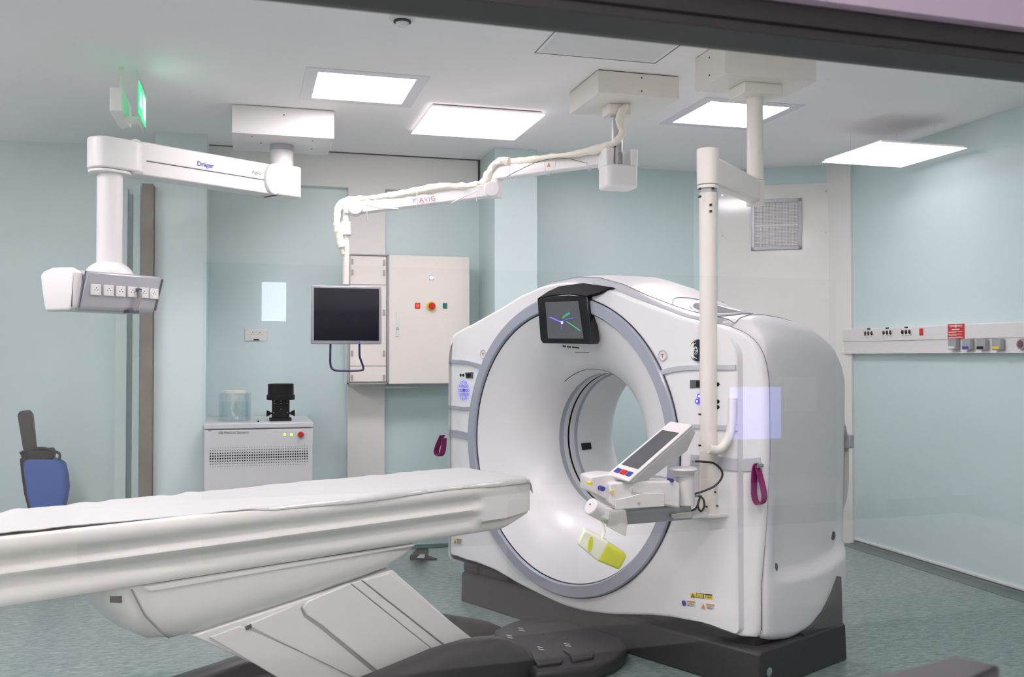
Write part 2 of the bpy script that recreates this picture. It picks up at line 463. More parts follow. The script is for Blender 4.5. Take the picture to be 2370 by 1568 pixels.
# ------------------------------------------------------------------ supply arm with socket head (left)
t = thing('supply_pendant', 'white ceiling supply arm with a socket head, left of the room', 'medical supply arm', (0.19, 5.67, CH))
m = MB().box(-0.086, 0.465, 5.4, 5.86, 2.53, CH - .003)
bx = part('ceiling_box', m, M_white, t, bevel=.003)
m = MB()
for q in ((.19, 5.398, 2.645),): m.cyl(q, (q[0], q[1] + .003, q[2]), .004, n=8)
for q in ((.02, 5.46), (.07, 5.62), (.35, 5.48), (.36, 5.7), (.22, 5.6)): m.cyl((q[0], q[1], 2.528), (q[0], q[1], 2.531), .005, n=8)
parts_each('screw', m, M_dark, bx)
c0 = Vector((.188, 5.65, 0))
part('collar', MB().cyl(c0 + Z * 2.495, c0 + Z * 2.53, .068), M_silver, t)
part('column', MB().cyl(c0 + Z * 2.38, c0 + Z * 2.50, .066), M_white, t, angle=50)
u57 = Vector((math.sin(R(57)), math.cos(R(57)), 0)); n57 = Vector((u57.y, -u57.x, 0))   # n57 faces the camera
def rrect(c, u, hu, hv, r, z0, z1, n=6):
    """rounded rectangle prism in the horizontal plane"""
    u = Vector(u); v = Vector((-u.y, u.x, 0)); P = []
    for (sx, sy, a0) in ((1, 1, 0), (-1, 1, 90), (-1, -1, 180), (1, -1, 270)):
        for i in range(n + 1):
            a = R(a0 + 90 * i / n); P.append(Vector(c) + u * (sx * (hu - r) + r * math.cos(a)) + v * (sy * (hv - r) + r * math.sin(a)))
    return [q + Z * (z0 - q.z) for q in P], Z * (z1 - z0)
pl, d = rrect(c0, u57, .10, .082, .05, 2.225, 2.405); part('rear_joint', MB().ext(pl, d), M_white, t, bevel=.008)
jl = Vector((-.637, 5.112, 0)) ; l0 = Vector((-.66, 5.08, 0))
# beam, slightly lower half separate
a = c0 - u57 * .06; b = c0 - u57 * .90
def beam(z0a, z1a, hw, name, m_, bev=.006):
    P = [a + n57 * hw + Z * z0a, b + n57 * hw + Z * z0a, b + n57 * hw + Z * z1a, a + n57 * hw + Z * z1a]
    return part(name, MB().ext(P, -n57 * 2 * hw), m_, t, bevel=bev)
bm_ = beam(2.30, 2.395, .062, 'beam', M_white)
beam(2.225, 2.297, .066, 'beam_cover', M_white)
part('seam', MB().ext([a + n57 * .060 + Z * 2.294, b + n57 * .060 + Z * 2.294, b + n57 * .060 + Z * 2.303, a + n57 * .060 + Z * 2.303], -n57 * .12), M_dark2, bm_)
o_ = on(457, 381, c0 + n57 * .063, n57)
text_part('lettering', 'Dräger', .034, frame_mat(on(456, 383, c0 + n57 * .063, n57), u57, Z), M_txtb, bm_, bold=.0006, label='blue lettering')
text_part('lettering', 'Agila', .030, frame_mat(on(583, 402, c0 + n57 * .063, n57), u57, Z), M_txt, bm_, label='grey lettering')
# rounded end caps of the beam
for (px, zc) in ((312, 2.31), (632, 2.31)):
    q = on(px, 380, c0 + n57 * .068, n57); q.z = zc
    P = [q + u57 * (.055 * math.cos(R(k * 15))) + Z * (.088 * math.sin(R(k * 15))) for k in range(24)]
    part('joint_cap', MB().ext([p_ + n57 * .018 for p_ in P], -n57 * .172), M_white, t, bevel=.006)
pl, d = rrect(l0 + u57 * .03, u57, .135, .082, .075, 2.232, 2.385, 8); part('front_joint', MB().ext(pl, d), M_white, t, bevel=.008)
pl, d = rrect(l0 + u57 * .0, u57, .10, .078, .07, 2.214, 2.228, 8); part('joint_ring', MB().ext(pl, d), M_white, t, bevel=.003)
part('drop_column', MB().cyl(l0 + Z * 1.74, l0 + Z * 2.22, .0595, n=36), M_white, t, angle=50)
m = MB().ball((l0.x, l0.y, 1.70), .115, .115, .085, 28, 12, math.pi / 2); part('dome', m, M_white, t)
# socket head
uh = Vector((math.sin(R(46)), math.cos(R(46)), 0)); nh = Vector((uh.y, -uh.x, 0))
fc = l0 + nh * .13
def hp(x, y, off=0.0): return on(x, y, fc + nh * off, nh)
E0, E1 = -.235, .213
def hs(s, flare=0):
    # cross section (across, z): front slopes slightly
    return [(.13, 1.712), (.02, 1.722), (-.08, 1.712), (-.11, 1.66), (-.09, 1.54), (-.07, 1.525), (.11, 1.525), (.125, 1.54)]
secs = []
for s in (E0 + .02, E1):
    secs.append([l0 + uh * (s - .04 * (zz < 1.6)) + nh * aa + Z * zz for aa, zz in hs(s)])
hd = part('head', MB().loft(secs), M_silver, t, bevel=.012, label='silver grey socket housing')
# pale end cap with curved top
cap_prof = [(.118, 1.705), (.06, 1.728), (-.04, 1.732), (-.11, 1.716), (-.135, 1.70), (-.12, 1.62), (-.10, 1.54), (-.09, 1.522), (.09, 1.522), (.112, 1.54)]
secs = []
for s, k_ in ((E0 - .035, .93), (E0 - .028, .97), (E0 - .004, 1.0), (E0 + .018, 1.0)):
    secs.append([l0 + uh * (s - .012) + nh * (aa * k_) + Z * (1.62 + (zz - 1.62) * k_) for aa, zz in cap_prof])
part('end_cap', MB().loft(secs), M_white, t, bevel=.008, seg=3)
part('edge_strip', MB().tube([l0 + uh * (E0 + .012) + nh * .132 + Z * 1.71, l0 + uh * (E0 - .02) + nh * .128 + Z * 1.535], .004), M_navy, t, label='dark blue edge strip')
part('edge_strip', MB().tube([l0 + uh * (E1 + .002) + nh * .128 + Z * 1.70, l0 + uh * (E1 - .038) + nh * .124 + Z * 1.54], .005), M_navyd, t)
for px, py in ((221.5, 671), (251, 672.5), (279, 675), (306, 676.5), (333, 678.5), (356, 680.5)):
    q = hp(px, py, .002)
    m = MB(); m.obox(q, uh, nh, Z, .0262, .005, .0262)
    so = part('socket', m, M_white, t, bevel=.002)
    m = MB(); m.lathe([(.0205, .0056), (.0195, .0062), (.0185, .0054), (0, .0054)], q, nh, 24)
    part('socket_well', m, M_soff, so)
    m = MB()
    for dx, dz in ((-.008, -.001), (.008, -.001), (0, .009)):
        c = q + uh * dx + Z * dz + nh * .0054; m.cyl(c, c + nh * .001, .0024, n=8)
    parts_each('pin_hole', m, M_blk, so)
P = smooth_path([hp(322, 672, .016), hp(324, 690, .02), hp(318, 706, .02), hp(311, 720, .012)], 6)
m = MB(); m.tube(P, .0085, 8); part('lead', m, M_txt, t, label='grey cable lead with blue ends')
part('lead_plug', MB().obox(hp(320, 672, .012), uh, nh, Z, .012, .01, .008), M_navy, t)
part('lead_plug', MB().obox(hp(304, 722, .0), uh, nh, Z, .03, .02, .007), M_navy, t)

# ------------------------------------------------------------------ monitor arm
t = thing('articulated_ceiling_support', 'jointed white ceiling arm carrying the hanging monitor', 'ceiling arm', (1.82, 4.49, CH))
bx = part('ceiling_box', MB().box(1.617, 2.043, 4.28, 4.70, 2.577, CH - .004), M_white2, t, bevel=.003)
part('gap', MB().box(1.625, 2.035, 4.285, 4.69, CH - .005, CH), M_dark2, bx)
m = MB()
for zz in (2.60, 2.665): m.cyl((1.843, 4.278, zz), (1.843, 4.281, zz), .004, n=8)
parts_each('screw', m, M_dark, bx)
C = Vector((1.797, 4.49, 0))
pl, d = rrect(C, (1, 0, 0), .062, .05, .012, 2.525, 2.577); part('mount_block', MB().ext(pl, d), M_white2, t, bevel=.003)
part('column', MB().cyl(C + Z * 2.2, C + Z * 2.53, .029), M_silver, t)
m = MB()
for zz in (2.285, 2.325): m.cyl((C.x, C.y - .036, zz), (C.x, C.y - .027, zz), .006, n=10)
parts_each('screw', m, M_chrome, t)
pl, d = rrect(C + Vector((.006, 0, 0)), (1, 0, 0), .087, .07, .035, 2.155, 2.27); part('joint_cup', MB().ext(pl, d), M_white, t, bevel=.01)
for sx in (-1, 1):
    pl, d = rrect(C + Vector((.006 + sx * .065, 0, 0)), (1, 0, 0), .022, .06, .012, 2.26, 2.352); part('cup_wall', MB().ext(pl, d), M_white, t, bevel=.004)
ua = Vector((math.sin(R(-38.9)), math.cos(R(-38.9)), 0)); na = Vector((ua.y, -ua.x, 0)) * -1   # toward the camera side
na = Vector((-abs(ua.y), -abs(ua.x), 0)).normalized() if False else (na if na.y < 0 else -na)
J1 = C + ua * .761
def seg(p, q, za0, za1, zb0, zb1, hw, name, m_=M_white, bev=.008):
    d = (q - p).normalized(); n = Vector((d.y, -d.x, 0)); 
    if n.y > 0: n = -n
    P = [p + n * hw + Z * za0, q + n * hw + Z * zb0, q + n * hw + Z * zb1, p + n * hw + Z * za1]
    return part(name, MB().ext(P, -n * 2 * hw), m_, t, bevel=bev), n
up, nn = seg(C + ua * .05, J1, 2.283, 2.368, 2.283, 2.368, .032, 'upper_arm')
part('elbow', MB().cyl(J1 + Z * 2.185, J1 + Z * 2.372, .034), M_white, t, angle=50)
J1b = J1 + Vector((-.045, 0.01, 0))
# lower arm to the monitor post
J2 = atY(823, 482, 5.22); zJ2 = J2.z; J1c = atY(1137, 440, 5.09); zJ1 = J1c.z
lo, nl = seg(Vector((J1c.x + .03, J1c.y, 0)), Vector((J2.x, J2.y, 0)), zJ1 - .036, zJ1 + .036, zJ2 - .036, zJ2 + .036, .03, 'lower_arm')
for q, zz in ((J1c, zJ1), (J2, zJ2)):
    c = Vector((q.x, q.y, zz)); part('pivot_disc', MB().cyl(c + nl * .042, c - nl * .042, .041, n=40), M_white, t, bevel=.004)
part('elbow_block', MB().obox(Vector((J1.x - .005, J1.y, zJ1 + .0)), (1, 0, 0), (0, 1, 0), Z, .032, .03, .04), M_white, t, bevel=.01)
text_part('lettering', 'M', .036, frame_mat(on(955, 470, J1c + nl * .0315, nl), (J1c - J2).normalized(), Z), M_txt, lo, spacing=1.1)
text_part('lettering', 'A', .036, frame_mat(on(971, 469, J1c + nl * .0315, nl), (J1c - J2).normalized(), Z), M_txtr, lo)
text_part('lettering', 'VIG', .036, frame_mat(on(982, 467.5, J1c + nl * .0315, nl), (J1c - J2).normalized(), Z), M_txt, lo, spacing=1.15)
nu = nn
q = on(1270, 381, C + nu * .0325, nu)
st = part('sticker', MB().obox(q, ua, nu, Z, .042, .0006, .019), M_white, up)
m = MB(); m.ext([q + nu * .001 + ua * .012 - Z * .012, q + nu * .001 - ua * .012 - Z * .012, q + nu * .001 + Z * .01], nu * .0006)
part('warning_triangle', m, M_amber, up)
# post and yoke
pp = atY(801, 510, 5.22); PX, PYm = pp.x, 5.22
part('post', MB().cyl((PX, PYm, 1.70), (PX, PYm, zJ2 - .03), .019), M_white2, t)
part('post_collar', MB().cyl((PX, PYm, 1.965), (PX, PYm, 2.04), .029), M_white, t, bevel=.004)
part('post_bracket', MB().obox((PX + .012, PYm, zJ2), (1, 0, 0), (0, 1, 0), Z, .03, .026, .04), M_white, t, bevel=.01)
# fabric cable sleeve
def pl_(x, y, Yv): return atY(x, y, Yv)
sl = [pl_(1452, 243, 4.42), pl_(1440, 258, 4.42), pl_(1434, 280, 4.42), pl_(1441, 305, 4.42), pl_(1425, 328, 4.44), pl_(1395, 342, 4.5), pl_(1330, 356, 4.62), pl_(1260, 365, 4.78), pl_(1195, 374, 4.95), pl_(1160, 372, 5.0), pl_(1140, 385, 5.05), pl_(1133, 402, 5.08), pl_(1115, 427, 5.11),
      pl_(1080, 432, 5.10), pl_(1020, 434, 5.12), pl_(950, 446, 5.15), pl_(880, 457, 5.18), pl_(835, 462, 5.20), pl_(800, 467, 5.23), pl_(783, 486, 5.23), pl_(780, 515, 5.21), pl_(786, 555, 5.20), pl_(794, 590, 5.20)]
SP = smooth_path(sl, 9)
rad = []
for i, q in enumerate(SP):
    f = i / len(SP)
    base = .017 + .006 * math.sin(f * 21) ** 2 + (.004 if .5 < f < .66 else 0)
    rad.append(max(.008, (base + .006 * noise.noise(q * 40)) * (0.55 if f > .97 or f < .015 else .8 if f > .25 and f < .38 else 1)))
m = MB(); m.tube(SP, rad, 14); 
for i, v in enumerate(m.v): m.v[i] = v + Vector((noise.noise(v * 55), noise.noise(v * 55 + Vector((9, 0, 0))), noise.noise(v * 55 + Vector((0, 9, 0))))) * .004
part('cable_sleeve', m, M_cream, t, label='cream fabric cable sleeve')
m = MB()
def loop(c, n_, rx, rz):
    d = Vector(n_).normalized(); s_ = Vector((-d.y, d.x, 0)).normalized()
    pts = [Vector(c) + s_ * (rx * math.cos(a_)) + Z * (rz * math.sin(a_)) for a_ in [2 * math.pi * i / 20 for i in range(21)]]
    m.tube(pts, .002, 6)
for px, py, Yv in ((1363, 375, 4.6), (1269, 388, 4.78), (1188, 402, 4.97), (1103, 448, 5.06), (965, 468, 5.12), (850, 492, 5.17)):
    q = atY(px, py - 4, Yv); loop(q, (J1c - J2) if px < 1130 else ua, .036, .052)
m.tube([pl_(1045, 470, 5.0), pl_(1075, 455, 5.0), pl_(1108, 440, 5.0)], .003, 6)
m.tube([pl_(922, 484, 5.1), pl_(880, 482, 5.1), pl_(845, 474, 5.1)], .003, 6)
parts_each('cable_tie', m, M_white, t)
m = MB(); m.tube(smooth_path([pl_(1172, 410, 4.93), pl_(1200, 395, 4.9), pl_(1245, 375, 4.78), pl_(1300, 366, 4.68), pl_(1360, 378, 4.58)]), .0016, 6)
part('wire', m, M_dark, t)
# monitor
def monq(x, y, off=0.0): return atY(x, y, 5.12 + off)
x0 = monq(721, 700).x; x1 = monq(883.5, 700).x; zt = monq(800, 662.5).z; zb = monq(800, 797).z
mt = thing('monitor', 'flat silver framed monitor hanging from the jointed arm, screen dark', 'monitor', ((x0 + x1) / 2, 5.14, zb))
hb = part('housing', MB().box(x0, x1, 5.12, 5.165, zb, zt), M_silver, mt, bevel=.004)
part('rear_mount', MB().box((x0 + x1) / 2 - .05, (x0 + x1) / 2 + .08, 5.165, 5.20, zb + .1, zt - .06), M_silver, mt, bevel=.004)
part('screen', MB().box(x0 + .013, x1 - .015, 5.118, 5.122, zb + .019, zt - .012), M_screen, mt)
m = MB()
for i in range(8): m.box(x0 + .15 + i * .012, x0 + .157 + i * .012, 5.1185, 5.122, zb + .006, zb + .010)
parts_each('button', m, M_txt, mt)
part('power_light', MB().box(x1 - .125, x1 - .115, 5.118, 5.122, zb + .006, zb + .011), M_bluel, mt)
P = smooth_path([monq(765, 792, .03), monq(764.5, 815, .0), monq(765, 845, .0), monq(774, 857, .0), monq(800, 859, .0), monq(834, 858, .0), monq(841, 852, .0), monq(833, 828, .0), monq(832, 815, .0), monq(832, 792, .03)], 6)
part('handle', MB().tube(P, .0058, 10), M_navy, mt, label='dark blue wire handle')

# ------------------------------------------------------------------ injector ceiling arm
t = thing('injector_arm', 'white pole and arm from the ceiling holding the injector before the scanner', 'ceiling arm', (2.225, 3.87, CH))
part('ceiling_box', MB().box(1.99, 2.445, 3.72, 4.005, 2.537, CH - .003), M_white2, t, bevel=.003)
m = MB()
for yy, zz in ((3.86, 2.65), (3.86, 2.57)): m.cyl((1.988, yy, zz), (1.991, yy, zz), .004, n=8)
parts_each('screw', m, M_dark, t)
P0 = Vector((2.222, 3.87, 0))
pl, d = rrect(P0, (1, 0, 0), .095, .075, .008, 2.487, 2.537); part('mount_block', MB().ext(pl, d), M_white2, t, bevel=.003)
part('pole', MB().cyl(P0 + Z * 2.11, P0 + Z * 2.49, .037, n=36), M_white2, t, angle=50)
part('pole_joint', MB().cyl(P0 + Z * 1.995, P0 + Z * 2.107, .040, n=36), M_white2, t, angle=50)
P2 = Vector((1.806, 3.52, 0))
uj = (P0 - P2).normalized(); nj = Vector((uj.y, -uj.x, 0))
P = [P2 + nj * .032 + Z * 2.035, P0 + nj * .032 + Z * 2.0, P0 + nj * .032 + Z * 2.10, P2 + nj * .032 + Z * 2.13]
P = [P2 + nj * .032 + Z * 2.012, P0 + nj * .032 + Z * 2.005, P0 + nj * .032 + Z * 2.11, P2 + nj * .032 + Z * 2.128]
part('cross_arm', MB().ext(P, -nj * .064), M_white2, t, bevel=.014, seg=4)
part('upper_joint', MB().cyl(P2 + Z * 2.008, P2 + Z * 2.155, .0445, n=36), M_white2, t, bevel=.003)
part('joint_ring', MB().cyl(P2 + Z * 1.992, P2 + Z * 2.005, .043, n=36), M_white2, t)
part('joint_neck', MB().cyl(P2 + Z * 1.975, P2 + Z * 1.994, .036, n=36), M_silver, t)
part('hanging_pole', MB().cyl(P2 + Z * .68, P2 + Z * 1.98, .0355, n=36), M_white2, t, angle=50)
m = MB()
for px, py in ((1621, 437), (1621, 455), (1651, 436), (1646, 474), (1646, 489)):
    q = atY(px, py, 3.478); m.cyl(q, q + Vector((0, .01, 0)), .005, n=10)
for px, py in ((1656, 1125), (1656, 1140), (1636, 1174), (1661, 1172), (1621, 960), (1621, 1032)):
    q = atY(px, py, 3.478); m.cyl(q, q + Vector((0, .012, 0)), .004, n=10)
parts_each('screw', m, M_dark, t)
part('sleeve', MB().cyl(P2 + Z * .675, P2 + Z * .93, .038, n=36), M_white2, t)
pl, d = rrect(P2 + Vector((.0, 0, 0)), (1, 0, 0), .072, .06, .02, .665, .678); part('foot_plate', MB().ext(pl, d), M_white, t, bevel=.002)
P = smooth_path([atY(1640, 1040, 3.45), atY(1660, 1043, 3.45), atY(1678, 1030, 3.45), atY(1691, 1000, 3.45), atY(1695, 965, 3.45), atY(1696, 922, 3.45)], 8)
part('handle', MB().tube(P, .0185, 16), M_white2, t)

# ------------------------------------------------------------------ injector unit
t = thing('contrast_injector', 'contrast injector unit with tilted display fixed to the hanging pole', 'injector', (1.62, 3.44, .67))
def ipoly(pts, Yv, depth, name, m_, bev=.004, parent=None, label=None, seg=2):
    P = [atY(x, y, Yv) for x, y in pts]
    return part(name, MB().ext(P, (0, depth, 0)), m_, parent or t, bevel=bev, label=label, seg=seg)
ipoly([(1367, 1106), (1375, 1103), (1404, 1098), (1560, 1110), (1562, 1118), (1410, 1124), (1408, 1160), (1366, 1139)], 3.40, .12, 'syringe_block', M_white, .006)
ipoly([(1410, 1120), (1420, 1117), (1560, 1113), (1575, 1120), (1575, 1178), (1540, 1172), (1425, 1178), (1410, 1165)], 3.37, .13, 'arm_body', M_white, .008)
ipoly([(1424, 1158), (1460, 1150), (1480, 1144), (1538, 1142), (1538, 1173), (1424, 1180)], 3.362, .008, 'side_inset', M_tgrey, .002)
ipoly([(1440, 1184), (1600, 1168), (1604, 1203), (1446, 1216)], 3.42, .05, 'rail', M_silver, .004)
ipoly([(1555, 1190), (1603, 1186), (1601, 1200), (1560, 1203), (1555, 1199)], 3.39, .03, 'bracket', M_clear, .003)
q = atY(1587, 1090, 3.42)
part('swivel', MB().cyl((q.x, 3.42, atY(0, 1180, 3.42).z if False else q.z - .135), (q.x, 3.42, q.z + .002), .034, n=36), M_white, t, bevel=.004)
part('swivel_top', MB().lathe([(0, .012), (.052, .012), (.057, .006), (.052, .0), (.036, -.012), (.034, -.02)], (q.x - .012, 3.42, q.z), n=40), M_white, t)
ipoly([(1600, 1180), (1620, 1178), (1640, 1190), (1640, 1198), (1600, 1202)], 3.44, .07, 'clamp', M_white, .003)
# console with tilted screen
F = [(1404, 1098), (1455, 1114.5), (1603, 983), (1551, 975)]
A_, B_, C_ = atY(*F[0], 3.42), atY(*F[1], 3.34), atY(*F[2], 3.38)
nrm = (B_ - A_).cross(C_ - A_).normalized()
if nrm.y > 0: nrm = -nrm
D_ = on(*F[3], A_, nrm)
con = part('console', MB().ext([A_, B_, C_, D_], -nrm * .012), M_white, t, bevel=.004, seg=3)
Bb = atY(1500, 1113, 3.40); Cb = atY(1611, 1001, 3.42); Cc = atY(1591, 1045, 3.43)
m = MB(); o = -nrm * .012
S = [B_ + o, C_ + o, Cb, Cc, Bb]
m.ext(S, Vector((-.02, .10, 0))); part('console_back', m, M_white, t, bevel=.006)
def fq(u, v, lift=.0015):   # bilinear on the console face: u across, v along
    p = (A_ * (1 - u) + B_ * u) * (1 - v) + (D_ * (1 - u) + C_ * u) * v
    return p + nrm * lift
part('screen', MB().ext([fq(.12, .19), fq(.86, .19), fq(.86, .83), fq(.12, .83)], nrm * .0006), M_scrg, con)
for (ua0, ua1, mm) in ((.14, .34, M_txtb), (.38, .62, M_red), (.66, .86, M_txtb)):
    part('button', MB().ext([fq(ua0, .06), fq(ua1, .06), fq(ua1, .125), fq(ua0, .125)], nrm * .002), mm, con)
# lower syringe head
q0 = atY(1366, 1172, 3.36); q1 = atY(1424, 1203, 3.40)
part('syringe_head', MB().cyl(q0, q1, .032, n=30), M_white, t, bevel=.004)
ipoly([(1384, 1172), (1418, 1180), (1414, 1208), (1386, 1196)], 3.345, .03, 'head_cover', M_white, .003)
ipoly([(1414, 1184), (1449, 1182), (1453, 1212), (1449, 1243), (1410, 1222)], 3.33, .035, 'plastic_flap', M_clear, .002, label='clear plastic flap')
for (px, py, rr, mm) in ((1395, 1132, .009, M_txtb), (1555, 1113, .007, M_txtb), (1367, 1120, .006, M_yel), (1417, 1139, .006, M_yel), (1367, 1169, .005, M_txtb), (1373, 1171, .005, M_yel)):
    q = atY(px, py, 3.366); m = MB().cyl(q - Vector((0, .004, 0)), q + Vector((0, .03, 0)), rr, n=16); part('round_sticker', m, mm, t)
ipoly([(1464, 1131), (1489, 1129), (1489, 1141), (1464, 1141)], 3.366, .003, 'label_plate', M_white, 0)
q = atY(1479, 1166, 3.358); part('knob', MB().cyl(q, q + Vector((0, .02, 0)), .004, n=12), M_chrome, t)
cb = smooth_path([atY(1604, 1069, 3.45), atY(1622, 1069, 3.42), atY(1652, 1073, 3.42), (atY(1670, 1090, 3.42)), atY(1670, 1107, 3.42), atY(1655, 1125, 3.42), atY(1630, 1137, 3.42), atY(1608, 1144, 3.44)], 8)
part('cable', MB().tube(cb, .0042, 10), M_dark2, t)
cb = smooth_path([atY(1615, 1148, 3.44), atY(1627, 1155, 3.43), atY(1630, 1172, 3.43), atY(1622, 1184, 3.43), atY(1615, 1170, 3.43), atY(1620, 1152, 3.43), atY(1612, 1175, 3.42), atY(1600, 1183, 3.44)], 8)
part('cable', MB().tube(cb, .004, 10), M_dark2, t)
m = MB()
for px, py in ((1602, 1069), (1608, 1149)):
    q = atY(px, py, 3.44); m.cyl(q, q + Vector((.03, 0, 0)), .005, n=12)
parts_each('connector', m, M_chrome, t)

# ------------------------------------------------------------------ sharps bin hanging from the injector
t = thing('sharps_container', 'small translucent yellow sharps container hanging below the injector', 'sharps container', (1.33, 3.34, .52))
def bp(x, y, Yv=3.32): return atY(x, y, Yv)
dy = Vector((0.02, .07, 0))
part('bin', MB().ext([bp(1405, 1257), bp(1452, 1288), bp(1434, 1321), bp(1380, 1299)], dy), M_lemon, t, bevel=.01, seg=4)
part('lid', MB().ext([bp(1352, 1228), bp(1362, 1231), bp(1410, 1258), bp(1384, 1301), bp(1336, 1261)], dy), M_frost, t, bevel=.007, seg=3, label='whitish lid')
q = bp(1367, 1261, 3.315)
P = [q + Vector((.016 * math.cos(a_) * .6 + .0, 0, .026 * math.sin(a_) + .010 * math.cos(a_))) for a_ in [2 * math.pi * i / 24 for i in range(24)]]
part('opening', MB().ext(P, (0, .004, 0)), M_lemon, t)
part('hook', MB().tube([bp(1395, 1208, 3.36), bp(1399, 1232, 3.36), bp(1392, 1250, 3.36)], .006, 8), M_frost, t)

exec_parts = True
# ------------------------------------------------------------------ CT scanner
ZC = .892
g = thing('ct_scanner', 'large white ring shaped CT scanner with a round bore and charcoal base', 'ct scanner', (1.429, 4.257, 0), -GAZ)
def Gm(): return MB(GP)
TOP = [(-1.035, 1.18), (-1.03, 1.25), (-1.02, 1.31), (-1.0, 1.36), (-.96, 1.405), (-.9, 1.432), (-.8, 1.450), (-.7, 1.475), (-.6, 1.508), (-.44, 1.560), (-.3, 1.612), (-.15, 1.648), (0, 1.66)]
TOP = TOP + [(-x, z) for x, z in TOP[-2::-1]]
BOT = [(1.035, .9), (1.02, .6), (1.005, .4), (1.005, .17), (.92, .205), (.8, .228), (.65, .222), (.525, .205), (.31, .163), (.132, .142), (0, .143), (-.087, .152), (-.323, .187), (-.5, .225), (-.65, .238), (-.8, .238), (-.92, .228), (-1.0, .21), (-1.005, .4), (-1.02, .6), (-1.035, .9)]
OUT = TOP + BOT
def outline_at(th):
    """distance from the ring centre to the outline in direction th"""
    dx, dz = math.cos(th), math.sin(th); best = 0
    n = len(OUT)
    for i in range(n):
        ax, az = OUT[i][0], OUT[i][1] - ZC; bx_, bz = OUT[(i + 1) % n][0], OUT[(i + 1) % n][1] - ZC
        ex, ez = bx_ - ax, bz - az; den = dx * ez - dz * ex
        if abs(den) < 1e-9: continue
        tt = (ax * ez - az * ex) / den; s = (ax * dz - az * dx) / den
        if tt > 0 and -1e-6 <= s <= 1 + 1e-6: best = max(best, tt)
    return best
N = 288
RO = [outline_at(2 * math.pi * i / N) for i in range(N)]
RO = [(RO[i - 1] + 2 * RO[i] + RO[(i + 1) % N]) / 4 for i in range(N)]
secs = []
def pv(i, r, dw=0.0):
    th = 2 * math.pi * i / N; v = r * math.cos(th); return (v, Wf(v) + dw, ZC + r * math.sin(th))
for k in range(0, 31):
    f = k / 30
    secs.append([pv(i, .695 + (RO[i] - .012 - .695) * f) for i in range(N)])
secs.append([pv(i, RO[i] - .004, .004) for i in range(N)])
secs.append([pv(i, RO[i], .014) for i in range(N)])
secs.append([pv(i, RO[i], .022) for i in range(N)])
secs.append([pv(i, RO[i] - .03, .026) for i in range(N)])
m = Gm(); m.loft(secs, True, False)
fcv = part('front_cover', m, M_shell, g)
m = Gm(); m.tube([pv(i % N, RO[i % N] - .004, .024) for i in range(N + 1)], .0045, 6, False); part('seal', m, M_dark2, g)
# dished funnel and ring
prof = [(.645, -.004), (.62, .006), (.58, .022), (.53, .045), (.48, .072), (.44, .10), (.405, .135), (.375, .175), (.352, .22), (.340, .26), (.336, .30)]
m = Gm(); m.lathe([(r, h) for r, h in prof], (0, 0, ZC), (0, 1, 0), 128); part('bore_funnel', m, M_shell, g, angle=60)
m = Gm(); m.lathe([(.70, .004), (.699, -.012), (.694, -.018), (.646, -.018), (.641, -.012), (.64, .01)], (0, 0, ZC), (0, 1, 0), 160); part('trim_ring', m, M_ring, g, label='blue grey ring')
m = Gm()
for rr, ww in ((.7015, -.003), (.6385, -.001)):
    m.tube([(rr * math.cos(2 * math.pi * i / 160), ww, ZC + rr * math.sin(2 * math.pi * i / 160)) for i in range(161)], .0028, 6, False)
part('ring_seal', m, M_navyd, g)
m = Gm(); m.tube([(.357 * math.cos(R(a_)), .212, ZC + .357 * math.sin(R(a_))) for a_ in range(50, 128, 3)], .0022, 6); part('lip_seam', m, M_navyd, g)
m = Gm(); m.lathe([(.336, .30), (.336, .33)], (0, 0, ZC), (0, 1, 0), 96); part('bore_band', m, M_ring, g)
m = Gm(); m.lathe([(.337, .33), (.337, .362)], (0, 0, ZC), (0, 1, 0), 96); part('bore_liner', m, M_shellg, g)
m = Gm(); m.lathe([(.337, .362), (.345, .362), (.345, .374), (.337, .374)], (0, 0, ZC), (0, 1, 0), 96); part('bore_slot', m, M_blk, g)
m = Gm(); m.lathe([(.337, .374), (.337, .41)], (0, 0, ZC), (0, 1, 0), 96); part('bore_liner', m, M_shellg, g)
m = Gm(); m.lathe([(.337, .41), (.333, .412), (.333, .428), (.337, .43)], (0, 0, ZC), (0, 1, 0), 96); part('bore_band', m, M_ring, g)
m = Gm(); m.lathe([(.337, .43), (.337, .64), (.35, .70), (.38, .75), (.44, .80), (.50, .82)], (0, 0, ZC), (0, 1, 0), 96); part('bore_liner', m, M_shell, g, angle=60)
m = Gm(); a_ = R(190); m.obox((.331 * math.cos(a_), .49, ZC + .331 * math.sin(a_)), (math.cos(a_), 0, math.sin(a_)), (0, 1, 0), (-math.sin(a_), 0, math.cos(a_)), .004, .035, .018)
part('bore_sensor', m, M_blk, g, bevel=.004)
